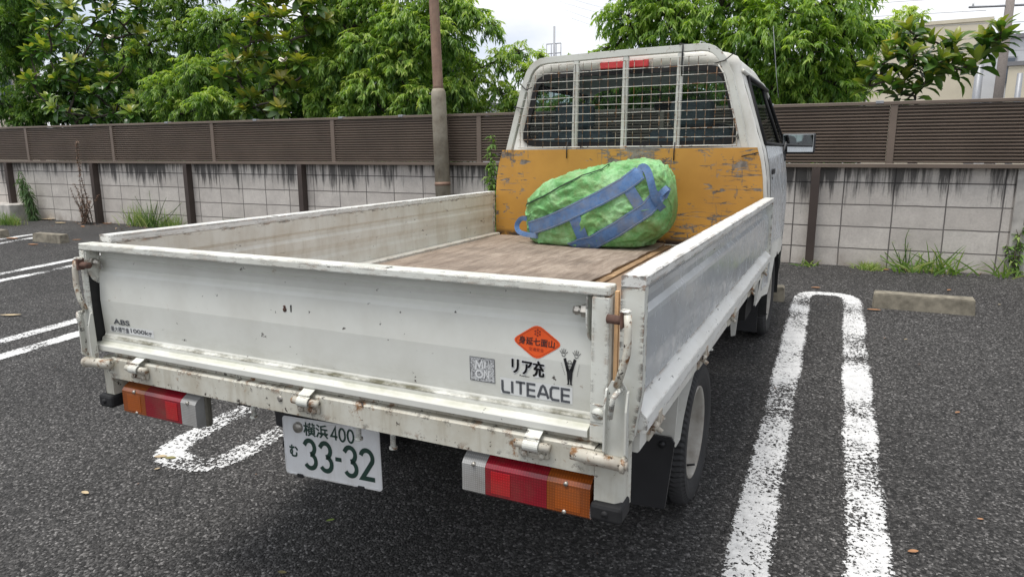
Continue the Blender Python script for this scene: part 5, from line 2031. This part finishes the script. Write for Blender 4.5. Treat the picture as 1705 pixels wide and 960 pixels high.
# centre magnolia
pts = scatter_px([(-60, 380, 540), (-30, 390, 530), (0, 400, 540), (30, 420, 545), (60, 395, 530), (92, 378, 505), (122, 378, 500), (150, 395, 505), (178, 415, 505)], 7.1, 31, 11, .3)
fl = [(pix_uz(474, 102, 6.55)[0], 6.55, pix_uz(474, 102, 6.55)[1])]
magnolia('magnolia with olive leaves and one white bloom in the middle of the tree row', pix_uz(455, 200, 7.8)[0], 7.8, 1.35, ros_px(pts, 7.0), 'leaf_m2', .58, 1.30, fl, 19)
# right magnolia, open against the sky
pts = [(1512, 45, 0), (1505, 80, .1), (1552, 68, .1), (1592, 66, 0), (1568, 95, -.1), (1540, 105, .1), (1665, 45, 0), (1650, 75, .1), (1628, 98, 0), (1480, 135, -.1), (1508, 125, 0), (1452, 108, 0), (1445, 140, .1), (1605, 118, .1), (1497, 150, 0), (1545, 130, 0), (1478, 95, 0), (1530, 55, .1), (1495, 70, 0), (1520, 85, -.1), (1580, 78, .1), (1560, 115, 0), (1590, 100, 0), (1640, 60, .1), (1672, 60, 0), (1525, 150, 0), (1470, 120, .1), (1515, 108, .1)]
magnolia('small open magnolia with big olive leaves standing against the pale buildings at right', pix_uz(1530, 175, 6.75)[0], 6.75, 1.45, ros_px(pts, 6.65), 'leaf_m2', .50, 1.05, (), 13, .012, lift0=.45)
pts = [(1430, 100, 0), (1445, 90, .1), (1455, 130, .1), (1435, 145, 0)]

# dark evergreen hedge mass deep behind the trees
def hedge(u0, u1, n0, n1, z1, label, seed, zlo=.5, mat='leaf_b', tone=.18, cnt=26000):
    rg2 = np.random.default_rng(seed)
    m = cnt
    u = rg2.uniform(u0, u1, m)
    top = z1 + .22 * np.sin(u * 1.7) + .15 * np.sin(u * 4.1 + 1)
    z = zlo + (top - zlo) * rg2.random(m) ** .8
    nn = n0 + (n1 - n0) * rg2.random(m)
    pos = np.array(WD)[None] * u[:, None] + np.array(WN)[None] * nn[:, None] + np.array([0, 0, 1.])[None] * z[:, None]
    d = unit(m) + np.array([0, -.3, -.3])
    L = .10 + rg2.random(m) * .06
    root = empty('hedge', W((u0 + u1) / 2, (n0 + n1) / 2, .29), label, 'hedge')
    leaf_mesh('hedge_leaves', pos, d, unit(m) * .6 + np.array([0, 0, 1.]), L, L * .42, np.clip(tone + rg2.normal(size=m) * .12, 0, 1), mat, root)
    mb = MB()
    uu = u0 + .3
    while uu < u1:
        limb(mb, W(uu, (n0 + n1) / 2, .29), W(uu + .1, (n0 + n1) / 2, z1 - .3), .03, .012, .06)
        uu += .7
    mb.build('hedge_stems', 'bark', root)
hedge(-15.5, -4.9, 9.2, 10.2, 3.4, 'dense dark evergreen hedge behind the left-hand trees', 3, 1.0, cnt=60000)
hedge(-2.6, 1.2, 9.0, 9.9, 2.35, 'low dark hedge behind the big tree and the cab', 4, 1.0, cnt=15000)

# ================================================================== WEEDS
def blades(name, label, px_or_u, z0, n_bl, h, spread, mat, tone=.55, wd=.006, cat='weed', n=None, lean=.35, group='weeds along the foot of the wall', seedheads=0):
    u = px_or_u
    nn = n if n is not None else NF - .10
    base = W(u, nn, z0)
    m = n_bl
    root_p = np.array(base)[None] + rng.normal(size=(m, 3)) * np.array([spread, .035, 0])
    hh = h * (.45 + .6 * rng.random(m))
    ang = rng.normal(size=(m, 3)) * np.array([lean, lean * .5, 0]) + np.array([0, -.1, 1.])
    ang /= np.linalg.norm(ang, axis=1, keepdims=True)
    V, F, T = [], [], []
    seg = 5
    for i in range(m):
        p = root_p[i].copy()
        p[2] = gz(p[1]) - .004
        d = ang[i].copy()
        s = np.cross(d, np.array([rng.normal() * .5, 1, 0])); s /= np.linalg.norm(s)
        o = len(V)
        bend = np.array([d[0] * 1.4, d[1] * .8, -.55]) * (.10 + .35 * rng.random())
        t0 = np.clip(tone + rng.normal() * .22, 0, 1)
        for k in range(seg + 1):
            t = k / seg
            w = wd * (1 - t) ** .6 * (1 if t > .05 else .7) + .0004
            V += [p + s * w, p - s * w]
            T += [t0, t0]
            p = p + d * hh[i] / seg
            d = d + bend * .5
            d /= np.linalg.norm(d)
        for k in range(seg):
            F.append((o + 2 * k, o + 2 * k + 1, o + 2 * k + 3, o + 2 * k + 2))
    mb = MB().add(V, F, True)
    o = mb.build(name, mat)
    at = o.data.attributes.new('tone', 'FLOAT', 'POINT')
    at.data.foreach_set('value', np.array(T, dtype=np.float32))
    tag(o, label, cat, group)
    return o
def stalk_plant(name, label, u, n, h, stems, mat, leaf=(.05, .010), spread=.12, tone=.5, dens=120, droop=-.2, stem_mat='barkl', cat='weed', group=None, lean=(.0, 0)):
    base = W(u, n, gz(n) - .005)
    root = empty(name, base, label, cat, group)
    mb = MB()
    P, D = [], []
    for k in range(stems):
        top = base + Vector((lean[0] + rng.normal() * spread, lean[1] + rng.normal() * .04, h * (1 if k == 0 else .35 + .5 * rng.random())))
        st_ = base + Vector((rng.normal() * spread * .25, 0, 0))
        pts = limb(mb, st_, top, .007, .002, .06, 8)
        for j in range(int(dens * (1 if k == 0 else .6))):
            t = .05 + .95 * rng.random()
            i = min(7, int(t * 8))
            q = pts[i].lerp(pts[i + 1], t * 8 - i)
            P.append(np.array(q)); 
            o_ = unit(1)[0]; o_[2] = o_[2] * .4 + droop
            D.append(o_)
    mb.build('stem', stem_mat, root)
    m = len(P)
    L = leaf[0] * (.6 + .8 * rng.random(m))
    leaf_mesh('foliage', np.array(P), np.array(D), unit(m) * .4 + np.array([0, 0, 1.]), L, L * leaf[1] / leaf[0], np.clip(tone + rng.normal(size=m) * .2, 0, 1), mat, root, curl=.4)
    return root
uof = lambda px, py=350, n=NF - .1: pix_uz(px, py, n)[0]
stalk_plant('tall_weed', 'tall feathery green weed at the left end of the wall', uof(62), NF - .16, .80, 9, 'weed_blue', (.11, .011), .10, .55, 130, -.5, lean=(-.18, 0))
stalk_plant('dry_weed', 'tall dead brown weed stalk against the left part of the wall', uof(157), NF - .16, 1.22, 3, 'dry', (.028, .012), .05, .5, 230, .1, cat='dry weed', lean=(-.16, 0))
stalk_plant('dry_weed_tuft', 'spreading dead brown weed around the foot of the tall dead stalk', uof(150), NF - .22, .55, 14, 'dry', (.026, .012), .22, .45, 90, .1, cat='dry weed')
blades('grass_tuft', 'wide tuft of fresh green grass, leftmost of two by the wall post', uof(232), 0, 170, .38, .15, 'grass', .55, .005)
blades('grass_tuft', 'fresh green grass tuft just left of the third wall post', uof(278), 0, 120, .26, .13, 'grass', .55, .005)
stalk_plant('seed_grass', 'thin upright grass stems with seed heads over the green tufts', uof(258), NF - .14, .52, 12, 'grass', (.03, .004), .28, .8, 14, .5, stem_mat=MAT['grass'])
blades('grass_tuft', 'small grass tuft above the middle of the truck\'s left rail', uof(388), 0, 60, .20, .07, 'grass', .5, .004)
blades('grass_tuft', 'green grass clump at the left edge before the concrete block', uof(8, 350, NF - .6), 0, 150, .25, .12, 'grass', .55, .005, n=NF - .60)
blades('grass_tuft', 'pale grass growing in front of the left concrete block', uof(30, 350, NF - .5), 0, 60, .2, .08, 'grass', .75, .004, n=NF - .55)
stalk_plant('tall_weed', 'tall leafy weed between the pole and the truck cab', uof(824, 300, 5.35), 5.35, 1.22, 8, 'grass', (.075, .026), .10, .35, 170, -.1)
# right side
blades('moss_tuft', 'round bright green moss-like tuft at the foot of the right-hand wall', uof(1447, 440), 0, 260, .085, .045, 'grass', .75, .003, lean=.7)
blades('broad_grass', 'broad-bladed weed sprawling before the wall at right, left of the pair', uof(1515, 430), 0, 26, .30, .06, 'grass', .55, .0075, lean=.95)
blades('broad_grass', 'largest broad-bladed grass clump in the middle of the right-hand wall', uof(1570, 430), 0, 42, .31, .08, 'grass', .5, .0075, lean=.85)
blades('broad_grass', 'small broad-bladed weed beside the wall\'s end pier at right', uof(1672, 450), 0, 16, .22, .03, 'grass', .6, .007, lean=.9)
stalk_plant('seed_grass', 'slender grass stems leaning on the right-hand wall', uof(1505, 430), NF - .06, .36, 5, 'grass', (.03, .004), .05, .8, 14, .5, stem_mat=MAT['grass'])
blades('grass_tuft', 'little weed at the foot of the brown post right of the cab', uof(1345, 440), 0, 22, .10, .035, 'grass', .5, .006, lean=.9)
stalk_plant('side_weed', 'green weed at the right edge beyond the end pier', uof(1702, 420), NF - .05, .5, 4, 'grass', (.05, .02), .05, .4, 60, -.2)
tag(MB().box((-12.1, NF - .45, .22), (-10.75, NF - .06, .53), .012).build('planter_block', 'pier'), 'pale concrete kerb block at the left foot of the wall', 'concrete block')

# fallen leaves, each its own thing
def fallen(px, py, L, ang, label, mat='fallen', lift=.006, name='fallen_leaf', wd=.42, group='dry leaves on the asphalt'):
    d = px_dir(px, py)
    t = (SLOPE * CAM.y - CAM.z) / (d.z - SLOPE * d.y)
    p = CAM + d * t
    c, s_ = math.cos(ang), math.sin(ang)
    V, F = [], []
    m = 6
    for k in range(m + 1):
        q = k / m
        w = L * wd * math.sin(math.pi * min(1, q * .96 + .02)) ** .8 * .5 + .0008
        a = (q - .5) * L
        for sdx, hz in ((-1, .30), (0, 0.), (1, .30)):
            x, y = a * c - sdx * w * s_, a * s_ + sdx * w * c
            V.append((p.x + x, p.y + y, gz(p.y + y) + lift + hz * w + .012 * L / .08 * (q - .5) ** 2))
    for k in range(m):
        for e in (0, 1):
            F.append((3 * k + e, 3 * k + e + 1, 3 * k + e + 4, 3 * k + e + 3))
    o = MB().add(V, F, True).build(name, mat)
    tag(o, label, 'leaf', group)
fallen(268, 762, .055, .5, 'tan dry leaf on the asphalt below the left tail lamp', 'fallen_t')
fallen(284, 764, .050, .4, 'greenish dry leaf touching the tan one below the left tail lamp', plain('olive_dry_leaf', (.22, .20, .08), .8))
fallen(142, 822, .040, .0, 'pale dry leaf alone on the asphalt at lower left', 'fallen_t')
fallen(262, 782, .022, 1., 'tiny tan leaf scrap just below the leaf pair', 'fallen_t')
fallen(18, 526, .17, .4, 'long pale leaf lying at the left edge of the asphalt', 'fallen_t', wd=.2)
fallen(1358, 480, .07, .2, 'orange-brown dry leaf between the hairpin bow and the wall', 'fallen')
fallen(1455, 517, .09, .1, 'flat brown leaf at the left end of the right-hand wheel stop', 'fallen', wd=.3)
fallen(1475, 450, .06, .3, 'brown leaf beside the round green tuft', 'fallen')
fallen(1580, 484, .05, 1., 'small orange leaf behind the right-hand wheel stop', 'fallen')
fallen(1520, 920, .035, .5, 'orange leaf near the lower right of the asphalt', 'fallen')
fallen(1632, 866, .02, .3, 'tiny brown scrap on the asphalt at far right', 'fallen')
fallen(1594, 688, .03, .9, 'small orange leaf on the empty bay right of the white lines', 'fallen')
fallen(1508, 566, .02, .4, 'tiny yellow scrap on the asphalt below the right-hand wheel stop', 'fallen_t')
fallen(1664, 508, .02, .4, 'pale scrap beyond the right end of the wheel stop', 'fallen_t')
for (px, py, L, a, lab) in ((55, 408, .16, .2, 'reddish leaf before the left-hand wheel stop'), (138, 378, .15, -.3, 'red-brown leaf beyond the wheel stop near the dead weed'), (128, 400, .12, .5, 'reddish leaf between the wheel stop and the tailgate corner'), (20, 398, .22, .1, 'broad reddish leaf under the stop cut by the left edge'),
                         (100, 372, .22, .1, 'tan dry frond at the foot of the wall, leftmost'), (80, 366, .28, .2, 'long tan dry frond beside the tall feathery weed'), (178, 373, .16, .3, 'orange-brown leaf at the foot of the dead weed'), (204, 372, .12, 0., 'small brown leaf right of the dead weed')):
    fallen(px, py, L, a, lab, 'fallen' if 'tan' not in lab else 'fallen_t', wd=.28)
for (px, py) in ((30, 462), (8, 462),):
    pass
fallen(550, 868, .03, .8, 'small yellow-green seedling leaf on the asphalt below the licence plate', plain('green_leaf_scrap', (.22, .30, .06), .8))
fallen(470, 955, .03, .2, 'olive leaf scrap at the bottom edge of the photo', plain('olive_scrap', (.16, .14, .06), .8))

# ================================================================== FAR BUILDINGS, POLES
def far(px, py, dist):
    return CAM + px_dir(px, py) * dist
def building(name, label, pxl, pxr, pyt, depth, dist, mat, roof_over=.15, windows=(), roofm='roofgrey'):
    a, b = far(pxl, pyt, dist), far(pxr, pyt, dist)
    z1 = (a.z + b.z) / 2
    dx = Vector((b.x - a.x, b.y - a.y, 0))
    w = dx.length
    dx.normalize()
    dn = Vector((-dx.y, dx.x, 0))
    o0 = Vector((a.x, a.y, .3))
    M = Matrix(((dx.x, dn.x, 0, o0.x), (dx.y, dn.y, 0, o0.y), (0, 0, 1, o0.z), (0, 0, 0, 1)))
    root = empty(name, o0, label, 'building')
    H = z1 - .3
    MB().box((0, 0, 0), (w, depth, H), 0, M).build('wall', mat, root)
    MB().box((-roof_over, -roof_over, H + .002), (w + roof_over, depth + roof_over, H + .14), 0, M).build('roof', roofm, root)
    for (x0, x1, z0, zz1) in windows:
        fr = MB().box((x0 * w - .06, -.05, z0 * H - .06), (x1 * w + .06, -.004, zz1 * H + .06), 0, M).build('window', 'metalgrey', root)
        MB().box((x0 * w, -.075, z0 * H), (x1 * w, -.052, zz1 * H), 0, M).build('pane', 'winglass', fr)
    return root, M, w, H
building('cream_building', 'wide cream clad building behind the right-hand magnolia', 1455, 1652, 42, 9, 36, 'cream_wall', .04, (), 'cream_wall')
building('white_house', 'white house with a dark window at the right edge', 1640, 1730, 64, 8, 34, 'white_wall', .15, [(.44, .62, .68, .86), (.12, .2, .40, .55)])
building('cream_annexe', 'low cream building at the far right below the white house', 1680, 1790, 107, 6, 30, 'cream_wall', .05, [(.5, .6, .4, .6)])
building('grey_house', 'pale grey house glimpsed through the leaves behind the big tree', 1300, 1455, 120, 8, 40, 'white_wall', .3, [(.3, .4, .6, .8)])
building('pale_house', 'pale building glimpsed through the trees at the far left', -120, 60, 75, 8, 30, 'cream_wall', .3, [(.6, .7, .55, .75)])
building('low_roofs', 'low pale building seen beyond the thin tree beside the cab', 790, 940, 176, 8, 42, 'white_wall', .3, [(.3, .4, .6, .8)])

def upole(label, px, py_top, dist, r, arms=0, mat='conc_pole', lean=0.):
    t = far(px, py_top, dist)
    b_ = Vector((t.x + lean, t.y, .3))
    root = empty('utility_pole', b_, label, 'pole')
    MB().tube([b_, b_.lerp(t, .5), t], [r * 1.15, r, r * .85], 14).build('pole_shaft', mat, root)
    for k in range(arms):
        z = t.z - .5 - k * .7
        side = Vector((1.1, .25, 0))
        c_ = Vector((t.x, t.y, z))
        MB().tube([c_ - side, c_ + side], .035, 8).build('cross_arm', 'metalgrey', root)
        for q in (-.9, .9):
            MB().tube([c_ + side * q, c_ + side * q + Vector((0, 0, .16))], .03, 8).build('insulator', 'white', root)
    return root, t
p1, t1 = upole('tall concrete utility pole at the upper right edge', 1690, -60, 28, .135, 2)
p2, t2 = upole('short grey pole between the cream and white buildings', 1632, 108, 30, .14, 0, 'metalgrey')
p3, t3 = upole('thin grey mast standing in the gap of sky left of the cab', 923, 44, 40, .06, 0, 'metalgrey')
p4, t4 = upole('stubby grey pole before the cream annexe at far right', 1699, 122, 27, .09, 0, 'metalgrey')
# small lattice beside the mast
mb = MB()
a, b = far(910, 74, 40), far(934, 72, 40)
for q in range(4):
    p = a.lerp(b, q / 3)
    mb.tube([p + Vector((0, 0, -1.6)), p], .025, 6)
mb.tube([a, b], .025, 6)
mb.tube([a - Vector((0, 0, .5)), b - Vector((0, 0, .5))], .025, 6)
o = mb.build('roof_railing', 'metalgrey')
tag(o, 'small pale roof railing beside the thin mast left of the cab', 'railing')
# wires
wires = []
def wire(a, b, sag, label, r=.018):
    pts = [a.lerp(b, k / 14) - Vector((0, 0, sag * math.sin(math.pi * k / 14))) for k in range(15)]
    o = MB().tube(pts, r, 5).build('overhead_wire', 'metalgrey')
    tag(o, label, 'wire', 'overhead wires between the utility poles')
far_l = far(300, -20, 60)
names = ['uppermost', 'second', 'third', 'fourth', 'fifth', 'lowest']
for k in range(6):
    z = t1.z - .45 - k * .42
    a = Vector((t1.x + (.6 if k % 2 else -.6), t1.y, z))
    b = far(900 + k * 10, 20 + k * 14 - 60, 70)
    wire(a, b, 1.2, f'thin grey overhead wire, {names[k]} of those running left from the tall pole', .008)
for k in range(3):
    a = Vector((t1.x, t1.y, t1.z - 4.2 - k * .45))
    wire(a, Vector((t1.x + 22, t1.y - 4 + k, t1.z - 3.4 - k * .5)), .5, f'thin overhead wire, {["upper", "middle", "lower"][k]} of those leaving the tall pole to the right', .008)
    wire(a, Vector((t2.x - 9, t2.y + 6, a.z - .1)), .3, f'low wire across the cream building, {["upper", "middle", "lower"][k]} of three', .008)

# litter blown against the foot of the wall
rg3 = np.random.default_rng(21)
m = 420
uu = np.concatenate([rg3.uniform(-12, 2.6, 300), rg3.uniform(-9.5, -7.0, 120)])
nn = NF - .03 - np.abs(rg3.normal(size=m)) * .16
pos = np.array(WD)[None] * uu[:, None] + np.array(WN)[None] * nn[:, None]
pos[:, 2] = SLOPE * pos[:, 1] + .004 + rg3.random(m) * .006
dd_ = unit(m)
dd_[:, 2] = np.abs(dd_[:, 2]) * .25
LL = .012 + rg3.random(m) ** 2 * .05
lit = leaf_mesh('leaf_litter', pos, dd_, np.array([[0, 0, 1.]]) + unit(m) * .3, LL, LL * .4, np.clip(.5 + rg3.normal(size=m) * .3, 0, 1), 'dry')
lit['kind'] = 'stuff'
lit['label'] = 'dry leaf litter gathered along the foot of the block wall'
m = 160
pos = np.stack([rg3.uniform(-8.5, 3.2, m), rg3.uniform(-.6, 5.0, m), np.zeros(m)], 1)
pos[:, 2] = SLOPE * pos[:, 1] + .004
LL = .006 + rg3.random(m) ** 3 * .022
dd_ = unit(m)
dd_[:, 2] = 0.02
lit = leaf_mesh('grit', pos, dd_, np.array([[0, 0, 1.]]) + unit(m) * .15, LL, LL * .55, np.clip(.75 + rg3.normal(size=m) * .2, 0, 1), 'dry')
lit['kind'] = 'stuff'
lit['label'] = 'tiny pale scraps and grit scattered over the asphalt'
